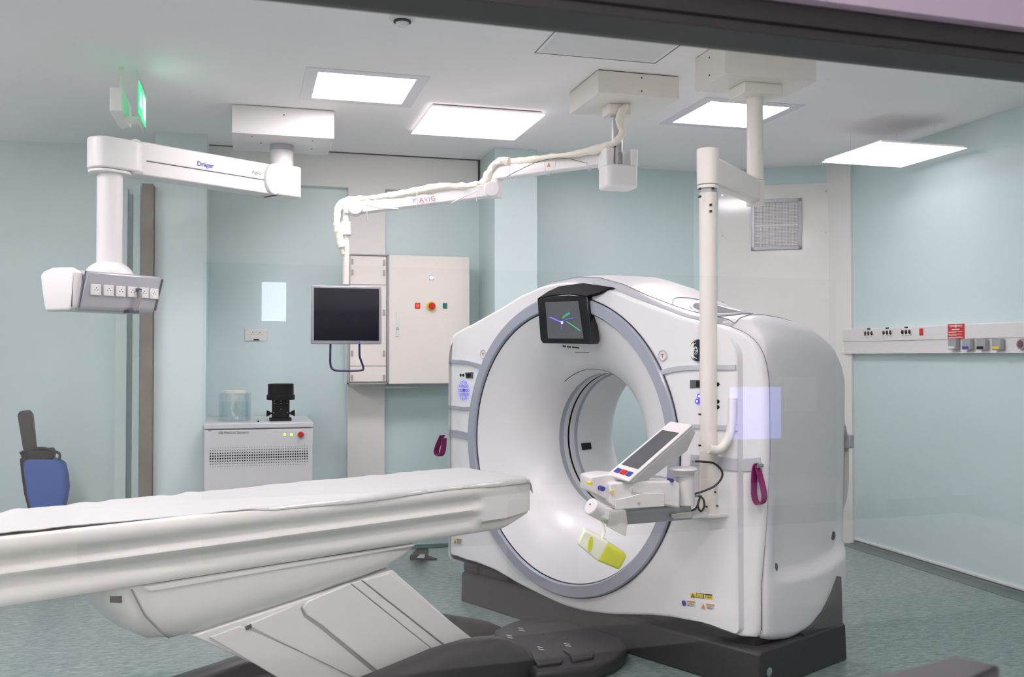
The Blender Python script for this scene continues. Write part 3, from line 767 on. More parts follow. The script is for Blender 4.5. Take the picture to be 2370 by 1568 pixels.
# body behind the front cover
ZS = [(.05, 1.42), (.1, 1.452), (.2, 1.473), (.3, 1.476), (.42, 1.466), (.51, 1.454), (.62, 1.426), (.69, 1.394), (.745, 1.350), (.785, 1.29), (.805, 1.22), (.82, 1.115)]
ZB = [(.05, .205), (.1, .194), (.19, .169), (.296, .155), (.446, .164), (.563, .193), (.686, .246), (.747, .293), (.79, .34), (.805, .42), (.82, .52)]
ZT = [(.05, 1.662), (.1, 1.688), (.2, 1.700), (.3, 1.708), (.42, 1.713), (.51, 1.713), (.62, 1.70), (.69, 1.665), (.745, 1.60), (.785, 1.52), (.805, 1.40), (.82, 1.25)]
HW = [(.05, .95), (.11, .97), (.128, 1.0), (.14, 1.018), (.17, 1.026), (.3, 1.03), (.55, 1.03), (.7, 1.02), (.78, 1.0), (.82, .95)]
def interp(T, x):
    if x <= T[0][0]: return T[0][1]
    for (a, b), (c, d) in zip(T[:-1], T[1:]):
        if x <= c: return b + (d - b) * (x - a) / (c - a)
    return T[-1][1]
BN = [(0, 1), (.15, .94), (.3, .77), (.44, .53), (.6, .30), (.7, .18), (.8, .09), (.9, .03), (.97, 0)]
def topz(v, wv):
    zs, zt_ = interp(ZS, wv), interp(ZT, wv); hw = interp(HW, wv)
    z = zs + (zt_ - zs) * interp(BN, min(1, abs(v)))
    rc_ = .13; e = abs(v) - (hw - rc_)
    if e > 0: z -= rc_ - math.sqrt(max(0, rc_ * rc_ - e * e))
    return z
WS = [.05, .065, .08, .1, .115, .128, .134, .14, .15, .16, .175, .2, .25, .3, .35, .4, .45, .5, .55, .6, .65, .69, .72, .745, .765, .785, .80, .812, .82]
def dent(wv, z):
    """the scooped area of the side panel: its lower edge is an arc"""
    zarc = .41 + .38 * (wv - .42) ** 2
    f = max(0, min(1, (z - zarc) / .045 + .5)); f = f * f * (3 - 2 * f)
    g_ = max(0, min(1, (1.20 - z) / .7))
    h_ = max(0, min(1, (wv - .15) / .12)); h_ = h_ * h_ * (3 - 2 * h_)
    k_ = max(0, min(1, (.82 - wv) / .10))
    return .045 * f * g_ * h_ * k_
side, top = [], []
SD = 90
def side_sec(wv, sgn):
    zs, zb, hw = interp(ZS, wv), interp(ZB, wv), interp(HW, wv); P = []
    for i in range(6): P.append((sgn * (.93 - .03 * (6 - i)), wv, zb + .002))
    rb = .03
    for i in range(4):
        a_ = R(90 * i / 4); P.append((sgn * (hw - rb + rb * math.sin(a_)), wv, zb + rb - rb * math.cos(a_)))
    zlo, zhi = zb + rb, topz(hw, wv)
    for i in range(SD + 1):
        z = zlo + (zhi - zlo) * i / SD; P.append((sgn * (hw - dent(wv, z)), wv, z))
    for i in range(1, 13):
        v = hw - .13 * (1 - math.cos(R(90 * i / 12))); v = hw - .13 * i / 12 if i > 11 else hw - .13 + .13 * math.cos(R(7.5 * i))
        P.append((sgn * v, wv, topz(v, wv)))
    return P
for sgn in (1, -1):
    m = Gm(); secs = [side_sec(wv, sgn) for wv in WS]
    # close toward the rear
    m.loft(secs, False, False)
    last = secs[-1]; m.add([(p_[0], p_[1], p_[2]) for p_ in last] + [(sgn * .55, .822, p_[2]) for p_ in last], [(i, i + 1, len(last) + i + 1, len(last) + i) for i in range(len(last) - 1)])
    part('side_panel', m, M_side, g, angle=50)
VT = [-.9 + 1.8 * i / 60 for i in range(61)]
m = Gm(); m.loft([[(v, wv, topz(v, wv)) for v in VT] for wv in WS if wv >= .1], False, False); part('top_cover', m, M_shell, g, angle=50)
# grey chamfer band between front cover and crown
m = Gm()
secs = []
for v in VT:
    th = math.atan2(interp([(x, z) for x, z in TOP[4:-4]], v) - ZC, v); zf = interp([(x, z) for x, z in TOP[4:-4]], v)
    secs.append([(v, Wf(v) + .022, zf - .006), (v, min(.098, Wf(v) + .05), zf + .012), (v, .101 + .0, topz(v, .1) + .001)])
m.loft(secs, False, False); part('crown_band', m, M_band, g, angle=60)
m = Gm(); m.tube([(v, .1, topz(v, .1) + .001) for v in VT], .0025, 6); 
for s_ in (1, -1): m.tube([(s_ * .9, wv, topz(.9, wv) + .001) for wv in WS if wv >= .1 and wv < .8], .0025, 6)
part('panel_seam', m, M_txt, g)
# rear cover with white rim
m = Gm()
secs = []
for rr, ww in ((.50, .82), (.62, .825)):
    secs.append([(rr * math.cos(2 * math.pi * i / 96), ww, ZC - .05 + rr * math.sin(2 * math.pi * i / 96)) for i in range(96)])
def rear_out(i, k_, ww):
    a_ = 2 * math.pi * i / 96; c, s = math.cos(a_), math.sin(a_)
    v = .965 * math.copysign(abs(c) ** .45, c); z = ZC - .05 + (.41 if s < 0 else .35) * math.copysign(abs(s) ** .6, s)
    return (v * k_, ww, z)
secs.append([rear_out(i, 1, .83) for i in range(96)]); secs.append([rear_out(i, 1.03, .815) for i in range(96)])
m.loft(secs, True, False); part('rear_cover', m, M_shell, g)
# grille in the top cover
def top_hit(x, y):
    for i_ in range(160):
        wv = .1 + i_ * .0045; p_ = gf(x, y, wv)
        if p_.z < topz(p_.x, wv): return p_
    return p_
hit = top_hit(1672, 719); hit2 = top_hit(1655, 722)
m = Gm(); cgx, cgw = min(hit.x, .73), hit.y
def el(rx, rw, n=48, lift=0.0, cx_=cgx):
    rx *= .8
    return [(cx_ + rx * math.cos(2 * math.pi * i / n), cgw + rw * math.sin(2 * math.pi * i / n), topz(cx_ + rx * math.cos(2 * math.pi * i / n), cgw + rw * math.sin(2 * math.pi * i / n)) + lift) for i in range(n)]
m.loft([el(.162, .126, lift=.0), el(.158, .122, lift=.006), el(.145, .109, lift=.006), el(.139, .103, lift=.002)], True, False); part('vent_rim', m, M_band, g)
m = Gm(); m.loft([el(.140 * f_, .104 * f_, lift=.003) for f_ in (1, .85, .7, .55, .4, .25, .1)], True, True); part('vent_mesh', m, mat('fine_mesh', (120, 120, 126), .5, bump=1.0, bscale=900), g)
m = Gm(); q = el(.22, .16, lift=.0015, cx_=cgx - .04); m.tube(q + [q[0]], .0018, 6, False); part('vent_seam', m, M_txt, g)

# display on the gantry
dW = -.035
def dq(x, y, wv=dW): return gf(x, y, wv)
TL, TR, BR, BL = dq(1243, 692), dq(1358, 686), dq(1370, 797), dq(1251, 795)
HA, HB_, HC = gf(1294, 663, -.004), gf(1349, 655, -.003), gf(1417, 665, -.004)
m = Gm()
front = [TL, TL.lerp(TR, .5) + Vector((0, -.004, .014)), TR, TR.lerp(BR, .9), BR + Vector((-.01, 0, 0)), BL + Vector((.012, 0, 0)), BL.lerp(TL, .1)]
def ofs(p, w_): return Vector((p.x, w_, p.z))
face = [TL, TL.lerp(TR, .3) + Vector((0, -.002, .010)), TL.lerp(TR, .65) + Vector((0, -.002, .012)), TR, TR.lerp(BR, .93), BR + Vector((-.012, 0, 0)), BL + Vector((.014, 0, 0)), BL.lerp(TL, .08)]
m = Gm(); m.loft([face, [ofs(p_, .02) for p_ in face]]); dsp = part('display', m, M_black, g, bevel=.004, seg=3, label='black display housing')
hood = [TL, TL.lerp(TR, .3) + Vector((0, 0, .012)), TL.lerp(TR, .65) + Vector((0, 0, .013)), TR, TR.lerp(HC, .5) + Vector((0, 0, -.006)), HC, HB_, HA, TL.lerp(HA, .5) + Vector((0, 0, .006))]
m = Gm(); m.ext([q_ + Vector((0, -.002, 0)) for q_ in hood], (0, .03, -.004)); part('hood', m, M_hood, g, bevel=.003)
sc = [dq(1262, 700, dW - .003), dq(1338, 697, dW - .003), dq(1350, 784, dW - .003), dq(1268, 784, dW - .003)]
m = Gm(); m.ext(sc, (0, .004, 0)); scr = part('screen', m, M_scrg, dsp)
def sq(u, v): return (sc[3] * (1 - u) + sc[2] * u) * (1 - v) + (sc[0] * (1 - u) + sc[1] * u) * v + Vector((0, -.001, 0))
M_b1 = mat('violet_glow', (90, 80, 190), .4, emit=(80, 70, 200), estr=.5); M_g1 = mat('green_glow', (60, 140, 100), .4, emit=(30, 120, 80), estr=.5)
m = Gm(); m.tube([sq(.12, .58), sq(.3, .5), sq(.45, .44)], .004, 5); m.tube([sq(.45, .44), sq(.42, .25)], .002, 5); m.tube([sq(.45, .44), sq(.6, .52), sq(.8, .55)], .002, 5)
part('screen_graphic', m, M_b1, scr)
m = Gm(); m.tube([sq(.5, .55), sq(.6, .62), sq(.72, .68)], .005, 5); m.tube([sq(.6, .45), sq(.75, .35), sq(.95, .2)], .003, 5); part('screen_graphic', m, M_g1, scr)
m = Gm(); m.cyl(sq(.46, .43), sq(.46, .43) + Vector((0, -.002, 0)), .005, n=10); part('screen_graphic', m, M_whitel, scr)

# ribbons on the front cover
def ribbon(pts, hws, raise_, m_, name, k_=6, label=None):
    P = [gc(x, y) for x, y in pts]
    Q = smooth_path([Vector((p_.x, 0, p_.z)) for p_ in P], k_); n = len(Q); m = Gm(); secs = []
    for i, q in enumerate(Q):
        f = i / (n - 1) * (len(hws) - 1); j = min(int(f), len(hws) - 2); h = hws[j] + (hws[j + 1] - hws[j]) * (f - j)
        t_ = Q[min(i + 1, n - 1)] - Q[max(i - 1, 0)]; t_.normalize(); up_ = Vector((-t_.z, 0, t_.x))
        if up_.z < 0: up_ = -up_
        def on_(o_, l_): v_ = q + up_ * o_; return (v_.x, Wf(v_.x) - l_, v_.z)
        secs.append([on_(-h, -.002), on_(-h * .85, raise_), on_(h * .85, raise_), on_(h, -.002)])
    m.loft(secs, True, True); return part(name, m, m_, g, label=label, angle=50)
ribbon([(1528, 866), (1545, 859), (1580, 853), (1640, 851), (1704, 851)], [.012, .012, .011, .011], .008, M_band, 'trim_strip')
ribbon([(1040, 837), (1070, 838), (1095, 843), (1117, 850)], [.010, .011, .013], .008, M_ring, 'trim_strip')
ribbon([(1560, 985), (1620, 988), (1700, 991), (1716, 990)], [.008, .009, .012, .014], .008, M_band, 'trim_strip')
ribbon([(1033, 938), (1050, 943), (1070, 946), (1089, 946)], [.008, .010, .010], .008, M_ring, 'trim_strip')
ribbon([(1600, 1064), (1660, 1071), (1710, 1077), (1763, 1075)], [.024, .026, .027, .029], .006, M_band, 'trim_band')
ribbon([(1032, 1001), (1060, 1005), (1089, 1012)], [.022, .022, .022], .006, M_ring, 'trim_band')
# control panels
def plate(pts, lift, m_, name, label=None, parent=None, th=.004):
    P = [gc(x, y, lift) for x, y in pts]; m = Gm(); m.ext(P, (0, th, 0)); return part(name, m, m_, parent or g, label=label)
def keypad(cx_, cy_, kx, ky, lab, keep=lambda x: True):
    m = Gm(); m2 = Gm()
    for i in range(12):
        a_ = 2 * math.pi * i / 12; p_ = gc(cx_ + kx * math.cos(a_), cy_ + ky * math.sin(a_), .004)
        pts = [p_ + Vector((.0072 * math.cos(R(30 * j)), 0, .0072 * math.sin(R(30 * j)))) for j in range(13)]
        m.tube(pts, .0011, 6, False)
    for i in range(6):
        a_ = 2 * math.pi * i / 6; p_ = gc(cx_ + kx * .55 * math.cos(a_), cy_ + ky * .55 * math.sin(a_), .004)
        pts = [p_ + Vector((.007 * math.cos(R(30 * j)), 0, .007 * math.sin(R(30 * j)))) for j in range(13)]
        m2.tube(pts, .0012, 6, False)
    p_ = gc(cx_, cy_, .004); m.cyl(p_, p_ + Vector((0, .004, 0)), .010, n=16)
    kp = part('keypad', m, M_bluel, g, label=lab); part('inner_keys', m2, M_txtb, kp)
    return kp
keypad(1073, 904, 10.5, 20, 'ring of blue lit keys')
keypad(1638, 924, 12, 22, 'ring of blue lit keys')
for px, py in ((1618, 917.5), (1613, 929.5)):
    p_ = gc(px, py, .005); m = Gm(); m.cyl(p_, p_ + Vector((0, .004, 0)), .0105, n=18); kb = part('lit_key', m, M_bluel, g)
    m = Gm(); m.cyl(p_ - Vector((0, .001, 0)), p_, .004, n=12); part('key_symbol', m, M_whitel, kb)
dp = plate([(1076, 863), (1094, 862), (1094, 876), (1078, 876)], .004, M_scrg, 'readout'); plate([(1079, 865.5), (1089, 865), (1089, 873.5), (1080, 874)], .005, M_black, 'readout_screen', parent=dp)
dp = plate([(1597, 880), (1652, 880), (1652, 898), (1597, 899)], .004, M_scrg, 'readout'); plate([(1611, 883), (1645, 883), (1645, 896), (1611, 896)], .005, M_black, 'readout_screen', parent=dp)
for px, py in ((1066, 869), (1072, 869), (1660, 890), (1660, 930), (1660, 943)):
    p_ = gc(px, py, .003); m = Gm(); m.cyl(p_, p_ + Vector((0, .005, 0)), .008, n=14); part('camera_eye', m, M_blk, g)
for px, py in ((1118, 820.5), (1533, 823.5)):
    p_ = gc(px, py, .004); m = Gm(); m.lathe([(.024, .004), (.023, -.001), (.019, -.001), (.018, .003)], p_, (0, 1, 0), 32); bt = part('button_bezel', m, M_band, g)
    m = Gm(); m.cyl(p_ + Vector((0, .001, 0)), p_ + Vector((0, .004, 0)), .0185, n=28); part('button_cap', m, M_soff, bt)
    m = Gm(); m.tube([p_ + Vector((-.009, 0, .006)), p_ + Vector((.009, 0, .006))], .0015, 5); m.tube([p_ + Vector((0, 0, .006)), p_ + Vector((0, 0, -.010))], .0015, 5); part('button_mark', m, M_txtr, bt)
# round badge
p_ = gc(1617, 812, .006)
m = Gm(); m.lathe([(.048, .006), (.047, -.002), (.044, -.003), (.042, 0)], p_, (0, 1, 0), 48); bd = part('badge', m, M_chrome, g, label='round navy badge with silver rim')
m = Gm(); m.cyl(p_, p_ + Vector((0, .005, 0)), .0425, n=40); part('badge_face', m, M_navyd, bd)
m = Gm()
for k in range(4):
    a0 = R(90 * k + 20); m.tube([p_ + Vector((.034 * math.cos(a0 + R(j * 8)), -.001, .034 * math.sin(a0 + R(j * 8)))) for j in range(8)], .0016, 5)
def curl(cx_, cz_, s):
    pts = [(-.9, .2), (-.4, .9), (.2, .7), (.3, 0), (-.3, -.3), (-.7, .2), (-.3, .6), (.3, .3), (.5, -.6), (.1, -1.2), (-.5, -1.2), (-.2, -.7), (.7, -.3)]
    m.tube(smooth_path([p_ + Vector((cx_ + x * s, -.001, cz_ + z * s)) for x, z in pts], 5), .0014, 5)
curl(-.012, .003, .014)
pts = [(-.7, -.1), (.1, .1), (.5, .6), (0, 1), (-.5, .3), (-.3, -.6), (.3, -.8), (1, -.2)]
m.tube(smooth_path([p_ + Vector((.014 + x * .012, -.001, z * .012)) for x, z in pts], 5), .0014, 5)
part('monogram', m, M_soff, bd)
# magenta straps
p_ = GI @ (on(1752, 1078, GP @ Vector((.99, 0, 0)), GX)); 
def strap(pts, hw_, lab):
    P = smooth_path(pts, 8); m = Gm(); secs = []
    n = len(P)
    for i, q in enumerate(P):
        t_ = (P[(i + 1) % n] - P[i - 1]) if 0 < i < n - 1 else (P[1] - P[0] if i == 0 else P[-1] - P[-2]); t_.normalize()
        nrm_ = Vector((0, 1, 0)).cross(t_).normalized(); 
        secs.append([q + Vector((0, -hw_, 0)) + nrm_ * .002, q + Vector((0, hw_, 0)) + nrm_ * .002, q + Vector((0, hw_, 0)) - nrm_ * .002, q + Vector((0, -hw_, 0)) - nrm_ * .002])
    m.loft(secs, True, True); return part('strap', m, M_mauve, g, label=lab)
def fp(x, y, l): return gc(x, y, l)
s1 = [fp(1752, 1073, .018), fp(1747, 1085, .02), fp(1745, 1120, .025), fp(1746, 1150, .03), fp(1754, 1167, .035), fp(1765, 1164, .035), fp(1769, 1150, .035), fp(1765, 1125, .03), fp(1757, 1095, .02), fp(1752, 1074, .014)]
strap(s1, .018, 'magenta hanging loop at the right front corner')
q = fp(1753, 1079, .035); m = Gm(); m.cyl(q, q + Vector((0, .03, 0)), .009, n=16); part('strap_bolt', m, M_chrome, g)
l1 = gf(1026, 1008, .1); 
s2 = [gf(1024, 1008, .1), gf(1014, 1030, .1), gf(1010, 1048, .1), gf(1018, 1056, .1), gf(1025, 1045, .1), gf(1028, 1015, .1)]
strap(s2, .018, 'magenta hanging loop at the left front corner')
# stickers
def sticker(cx_, cy_, wpx, hpx, base, items, nm='warning_label'):
    m = Gm(); P = [gc(cx_ + a * wpx / 2, cy_ + b * hpx / 2 + a * wpx / 2 * .12, .0015) for a, b in ((-1, -1), (1, -1), (1, 1), (-1, 1))]
    m.ext(P, (0, .001, 0)); mats = [base]
    def uvp(u, v): return (P[0] * (1 - u) + P[1] * u) * (1 - v) + (P[3] * (1 - u) + P[2] * u) * v + Vector((0, -.0008, 0))
    for kind, u0, v0, u1, v1, mm in items:
        mats.append(mm); m.mi = len(mats) - 1
        if kind == 'b': m.ext([uvp(u0, v0), uvp(u1, v0), uvp(u1, v1), uvp(u0, v1)], (0, -.0004, 0))
        if kind == 't': m.ext([uvp((u0 + u1) / 2, v0), uvp(u1, v1), uvp(u0, v1)], (0, -.0005, 0))
        if kind == 'c': c_ = uvp((u0 + u1) / 2, (v0 + v1) / 2); m.cyl(c_, c_ + Vector((0, -.0006, 0)), abs(P[1].x - P[0].x) * (u1 - u0) / 2, n=20)
    return part(nm, m, mats, g)
lines = [('b', .45, .42, .92, .50, M_txt), ('b', .45, .58, .92, .66, M_txt), ('b', .45, .74, .85, .82, M_txt)]
sticker(1593, 1398, 34, 16, M_white, [('c', .05, .05, .38, .95, M_txtb), ('b', .40, .08, .97, .32, M_amber)] + lines)
sticker(1638, 1405, 33, 16, M_white, [('t', .06, .15, .36, .88, M_amber), ('b', .40, .08, .97, .32, M_amber)] + lines)
sticker(1604, 1379, 11, 11, M_yel, [('t', .08, .1, .92, .9, M_blk), ('t', .22, .3, .78, .82, M_yel), ('b', .45, .45, .55, .72, M_blk)])
sticker(1620, 1380, 18, 11, M_blk, [('b', .08, .12, .92, .88, M_yel), ('b', .15, .3, .85, .36, M_blk), ('b', .15, .5, .85, .56, M_blk), ('b', .15, .7, .85, .76, M_blk)])
sticker(1640, 1382, 18, 12, M_yel, [('b', 0, 0, 1, .25, M_blk), ('c', .06, .45, .2, .75, M_blk), ('b', .35, .5, .9, .56, M_blk), ('b', .35, .68, .9, .74, M_blk)])
sticker(1059, 1254, 19, 14, M_white, [('t', .06, .15, .36, .88, M_amber), ('b', .40, .08, .97, .32, M_amber)] + lines)
# small marks below the display
sticker(1322, 804, 48, 5, M_shell, [('b', .1, .1, .25, .9, M_dark), ('b', .3, .2, .5, .9, M_dark), ('b', .55, .1, .9, .8, M_dark)], 'icon_row')
ribbon([(1332, 817), (1348, 817), (1363, 817)], [.0015, .0015], .004, M_dark, 'slot')
# side bolts
for w_, z_ in ((.24, .45), (.71, .52)):
    q = Vector((interp(HW, w_) - dent(w_, z_), w_, z_)); m = Gm(); m.cyl(q - Vector((.01, 0, 0)), q + Vector((.002, 0, 0)), .019, n=24); part('bolt_hole', m, M_dark, g)
m = Gm(); m.obox((.99, .815, .93), (1, 0, 0), (0, 1, 0), (0, 0, 1), .02, .02, .03); part('side_latch', m, M_silver, g, bevel=.005)
# base
m = Gm()
bs = [(.04, .15), (.06, .16), (.67, .16), (.68, .15), (.69, 0), (.035, 0)]
m.ext([(-.82, wv, z) for wv, z in bs], (1.87, 0, 0)); bse = part('base', m, M_dark, g, bevel=.012, label='charcoal base')
m = Gm(); m.ext([(1.045, .36, .15), (1.045, .665, .15), (1.045, .655, .36), (1.045, .60, .30), (1.045, .52, .235), (1.045, .44, .195), (1.045, .36, .172)], (-1.8, 0, 0)); part('base_rear', m, M_dark, g)
m = Gm(); m.ext([(-.76, .10, .15), (-.76, .62, .15), (-.76, .62, .36), (-.76, .10, .30)], (1.75, 0, 0)); part('base_neck', m, M_dark2, g)
m = Gm(); m.box(-.815, -.70, .04, .60, .155, .215); m.box(-.695, -.3, .05, .6, .155, .21); part('base_end_block', m, M_dark, g, bevel=.02)
m = Gm(); q = Vector((1.052, .10, .075)); m.cyl(q, q + Vector((.004, 0, 0)), .018, n=18); part('foot_bolt', m, M_chrome, g)

# ------------------------------------------------------------------ patient table
TO = GP @ Vector((0, -1.2, 0))
t = thing('patient_table', 'long white patient table leading to the scanner on a slanted grey leg', 'patient table', tuple(TO), -GAZ)
hp_ = [(.0, .755), (.16, .755), (.195, .775), (.208, .792), (.222, .798), (.236, .792), (.243, .778), (.243, .760), (.236, .744), (.224, .735), (.219, .724), (.222, .712), (.231, .703), (.235, .694), (.231, .683), (.217, .671), (.212, .658), (.214, .644), (.220, .630), (.220, .606), (.212, .596), (.16, .594), (.0, .594)]
def cr_sec(wv):
    e = max(0, (wv + .56) / .16)          # 0 .. 1 over the last 16 cm
    k_ = 1 - .10 * e ** 2.2; gr = max(0, 1 - max(0, (wv + .72) / .05))
    P = []
    for s_ in (1, -1):
        seq = hp_ if s_ == 1 else hp_[-2:0:-1]
        for v, z in seq:
            vv = v
            if .64 < z < .76 and v > .2: vv = .237 * (1 - gr) + v * gr if gr < 1 else v
            zz = z
            if e > 0 and z < .66: zz = z + (.665 - z) * min(1, e * 1.0) * .65
            P.append((s_ * vv * k_, wv, zz))
    return P
WC = [-3.6, -3.0, -2.4, -1.8, -1.2, -.9, -.74, -.72, -.70, -.68, -.66, -.62, -.58, -.56, -.53, -.50, -.47, -.45, -.43, -.415, -.405, -.40]
secs = [cr_sec(wv) for wv in WC]
last = secs[-1]; cen = Vector((0, -.4, .71)); secs.append([tuple(Vector(p_).lerp(cen, .06) + Vector((0, .006, 0))) for p_ in last])
m = Gm(); m.loft(secs); part('cradle', m, M_cradle, t, angle=40)
m = Gm(); m.box(-.2, .2, -3.6, -1.0, .757, .785); part('mattress', m, M_tslit, t, bevel=.004)
# sheet
secs = []
NS = 150
rnd = [random.uniform(-1, 1) for _ in range(40)]
def sheet_sec(wv):
    P = []; e = max(0, (wv + .50) / .10); edge = .160 + .086 * max(0, min(1, (wv + 2.45) / .85)) + .003 * math.sin(wv * 9)
    nv = 40
    for i in range(nv + 1):
        u = -1 + 2 * i / nv
        v = u * .20 if abs(u) < .8 else math.copysign(.16 + (abs(u) - .8) / .2 * ((edge if u > 0 else .246) - .16), u)
        z = .796 + .004 * math.cos(u * 1.5)
        wr = .0045 * noise.noise(Vector((v * 5, wv * 4, 0))) + .003 * abs(noise.noise(Vector((v * 9 + wv * 3, wv * 11, 3)))) + .002 * noise.noise(Vector((v * 20, wv * 26, 5)))
        z += wr
        if u < -.6: z += (.006 + .010 * noise.noise(Vector((wv * 7, 1, 0))) + .007 * noise.noise(Vector((wv * 19, 4, 0)))) * (-u - .6) / .4
        if abs(v) > .235: z -= (abs(v) - .235) * 1.5 + .0
        if e > 0: z -= .008 * e * e
        P.append((v * (1 - .10 * min(1, e) ** 2.2 * 1), wv, z + .003))
    return P
m = Gm()
WSH = [-3.6 + 3.19 * i / NS for i in range(NS + 1)]
top_s = [sheet_sec(wv) for wv in WSH]
lst = top_s[-1]
top_s.append([(p_[0], -.402, p_[2] - .012) for p_ in lst]); top_s.append([(p_[0], -.396, p_[2] - .045) for p_ in lst])
m.loft(top_s, False, False); sh = part('sheet', m, M_sheet, t, label='white wrinkled sheet', angle=60)
sm = sh.modifiers.new('thick', 'SOLIDIFY'); sm.thickness = .003; sm.offset = -1
# dark slit rail left
m = Gm(); m.box(.15, .21, -3.6, -1.5, .772, .790); part('side_slit', m, M_tslit, t)
# carriage hull
HB = [(-2.13, .585, .12), (-2.12, .54, .16), (-2.09, .49, .185), (-2.05, .44, .20), (-1.985, .40, .206), (-1.9, .385, .208), (-1.8, .388, .208), (-1.65, .410, .208), (-1.465, .438, .208), (-1.25, .472, .207), (-1.10, .50, .205), (-1.03, .527, .20), (-.99, .552, .19), (-.97, .578, .17)]
m = Gm(); secs = []
for wv, zb_, hw in HB:
    zt_ = .592; P = []
    for v, f in ((-1, 1), (-1, .62), (-.985, .42), (-.93, .22), (-.82, .09), (-.6, .02), (-.3, 0), (.3, 0), (.6, .02), (.82, .09), (.93, .22), (.985, .42), (1, .62), (1, 1)):
        P.append((v * hw, wv, zb_ + (zt_ - zb_) * f))
    secs.append(P)
m.loft(secs); hull = part('carriage', m, M_tgrey, t, angle=60)
m = Gm(); m.ext([(.209, -2.03, .590), (.209, -.99, .590), (.209, -1.0, .583), (.209, -2.0, .572)], (.004, 0, 0)); part('carriage_lip', m, M_tgrey, hull)
m = Gm(); m.box(-.20, .20, -1.98, -1.2, .588, .598); part('guide_gap', m, M_dark2, t)
m = Gm(); m.tube([(x_, w_, z_) for x_, w_, z_ in [(.204, -2.06, .585), (.206, -2.02, .50), (.2, -1.97, .44), (.175, -1.93, .405), (.1, -1.9, .385)]], .003, 6); part('hull_seam', m, M_txt, hull)
m = Gm(); m.obox((.178, -2.098, .556), (1, -1.2, 0), (1.2, 1, 0), (0, 0, 1), .004, .018, .010); part('socket_recess', m, M_dark, hull)
# slanted leg
legpoly = [(-1.86, .40), (-1.08, .50), (-.66, .13), (-.66, .02), (-1.25, .02)]
m = Gm(); m.ext([(-.19, a, b) for a, b in legpoly], (.38, 0, 0)); leg = part('leg', m, M_tgrey, t, bevel=.006)
def legpanel(pts, nm, th=.012, V=.19, mm=M_tgrey):
    m = Gm(); P = [gs(x, y, V + th) for x, y in pts]; m.ext(P, (-th, 0, 0)); return part(nm, m, mm, leg, bevel=.003)
legpanel([(486, 1476), (556, 1450), (850, 1575), (700, 1600), (640, 1568)], 'leg_panel', .008)
legpanel([(572, 1448), (700, 1394), (696, 1410), (704, 1428), (735, 1450), (905, 1590), (880, 1600)], 'leg_panel', .012)
legpanel([(712, 1393), (810, 1352), (1010, 1512), (985, 1540), (930, 1600), (745, 1448), (710, 1424), (703, 1408)], 'leg_panel', .02)
legpanel([(814, 1351), (836, 1345), (1036, 1502), (1012, 1512)], 'leg_panel', .014)
legpanel([(840, 1344), (903, 1328), (1095, 1480), (1050, 1500), (1038, 1501)], 'leg_panel', .018)
m = Gm(); q = gs(575, 1452, .2); m.obox(q, (0, 1, .5), (1, 0, 0), (0, -.5, 1), .010, .004, .006); part('leg_slot', m, M_dark, leg)
# base with side fenders and the footswitch plate
fen = [(-2.1, .0), (-2.05, .08), (-1.6, .12), (-1.2, .165), (-.95, .20), (-.8, .207), (-.70, .20), (-.62, .18), (-.55, .145), (-.50, .09), (-.47, .0)]
fen2 = [(-2.1, .0), (-2.05, .08), (-1.6, .12), (-1.2, .165), (-.95, .19), (-.8, .19), (-.65, .17), (-.49, .135), (-.36, .095), (-.22, .05), (-.12, .0)]
for s_ in (1, -1):
    secs = []
    for k_, dv in ((.80, .0), (.95, .012), (1.0, .05), (.97, .10), (.80, .125), (.5, .135)):
        secs.append([(s_ * (.235 + dv), w_, z_ * k_) for w_, z_ in (fen if s_ > 0 else fen2)])
    m = Gm(); m.loft(secs); part('base_fender', m, M_dark, t, angle=50)
m = Gm(); m.box(-.25, .25, -2.0, -.52, 0, .07); part('base_plate', m, M_dark, t, bevel=.01)
# footswitch plate
pts = [(1144, 1457), (1170, 1444), (1210, 1430), (1330, 1432), (1400, 1452), (1440, 1474), (1451, 1492), (1447, 1506), (1425, 1524), (1374, 1543), (1298, 1552), (1238, 1556), (1200, 1520), (1150, 1490)]
Pz = [gz(x, y, .065) for x, y in pts]
m = Gm(); m.ext([Vector((q.x, min(q.y, .033), .064)) for q in Pz], (0, 0, -.066 + .002)); fpz = part('foot_plate', m, M_dark, t, bevel=.018, seg=4)
def pad(pts, z0, z1, nm, m_, parent, bev=.004):
    P = [gz(x, y, z1) for x, y in pts]; m = Gm(); m.ext([Vector((q.x, q.y, z1)) for q in P], (0, 0, z0 - z1)); return part(nm, m, m_, parent, bevel=bev)
pad([(1230, 1510), (1290, 1504), (1303, 1528), (1298, 1534), (1243, 1540), (1237, 1530)], .06, .074, 'foot_switch', M_dark, fpz)
pad([(1302, 1503), (1350, 1498), (1375, 1514), (1373, 1522), (1325, 1530), (1318, 1514)], .06, .074, 'foot_switch', M_dark, fpz)
m = Gm()
for (px, py) in ((1205, 1455), (1178, 1472), (1250, 1499), (1312, 1491)):
    for k_ in range(2):
        q = gz(px + k_ * 3, py + k_ * 5, .0655); m.obox(Vector((q.x, q.y, .0652)), (1, .3, 0), (-.3, 1, 0), (0, 0, 1), .014, .003, .0006)
parts_each('printed_mark', m, M_white, fpz)
m = Gm()
for i in range(5):
    for j in range(3):
        q = gz(1235 + i * 24 + j * 12, 1462 + i * 5 + j * 12, .0655); m.cyl(Vector((q.x, q.y, .064)), Vector((q.x, q.y, .0662)), .004, n=10)
parts_each('anti_slip_dot', m, M_txt if False else mat('charcoal_dot', (96, 92, 92), .5), fpz)

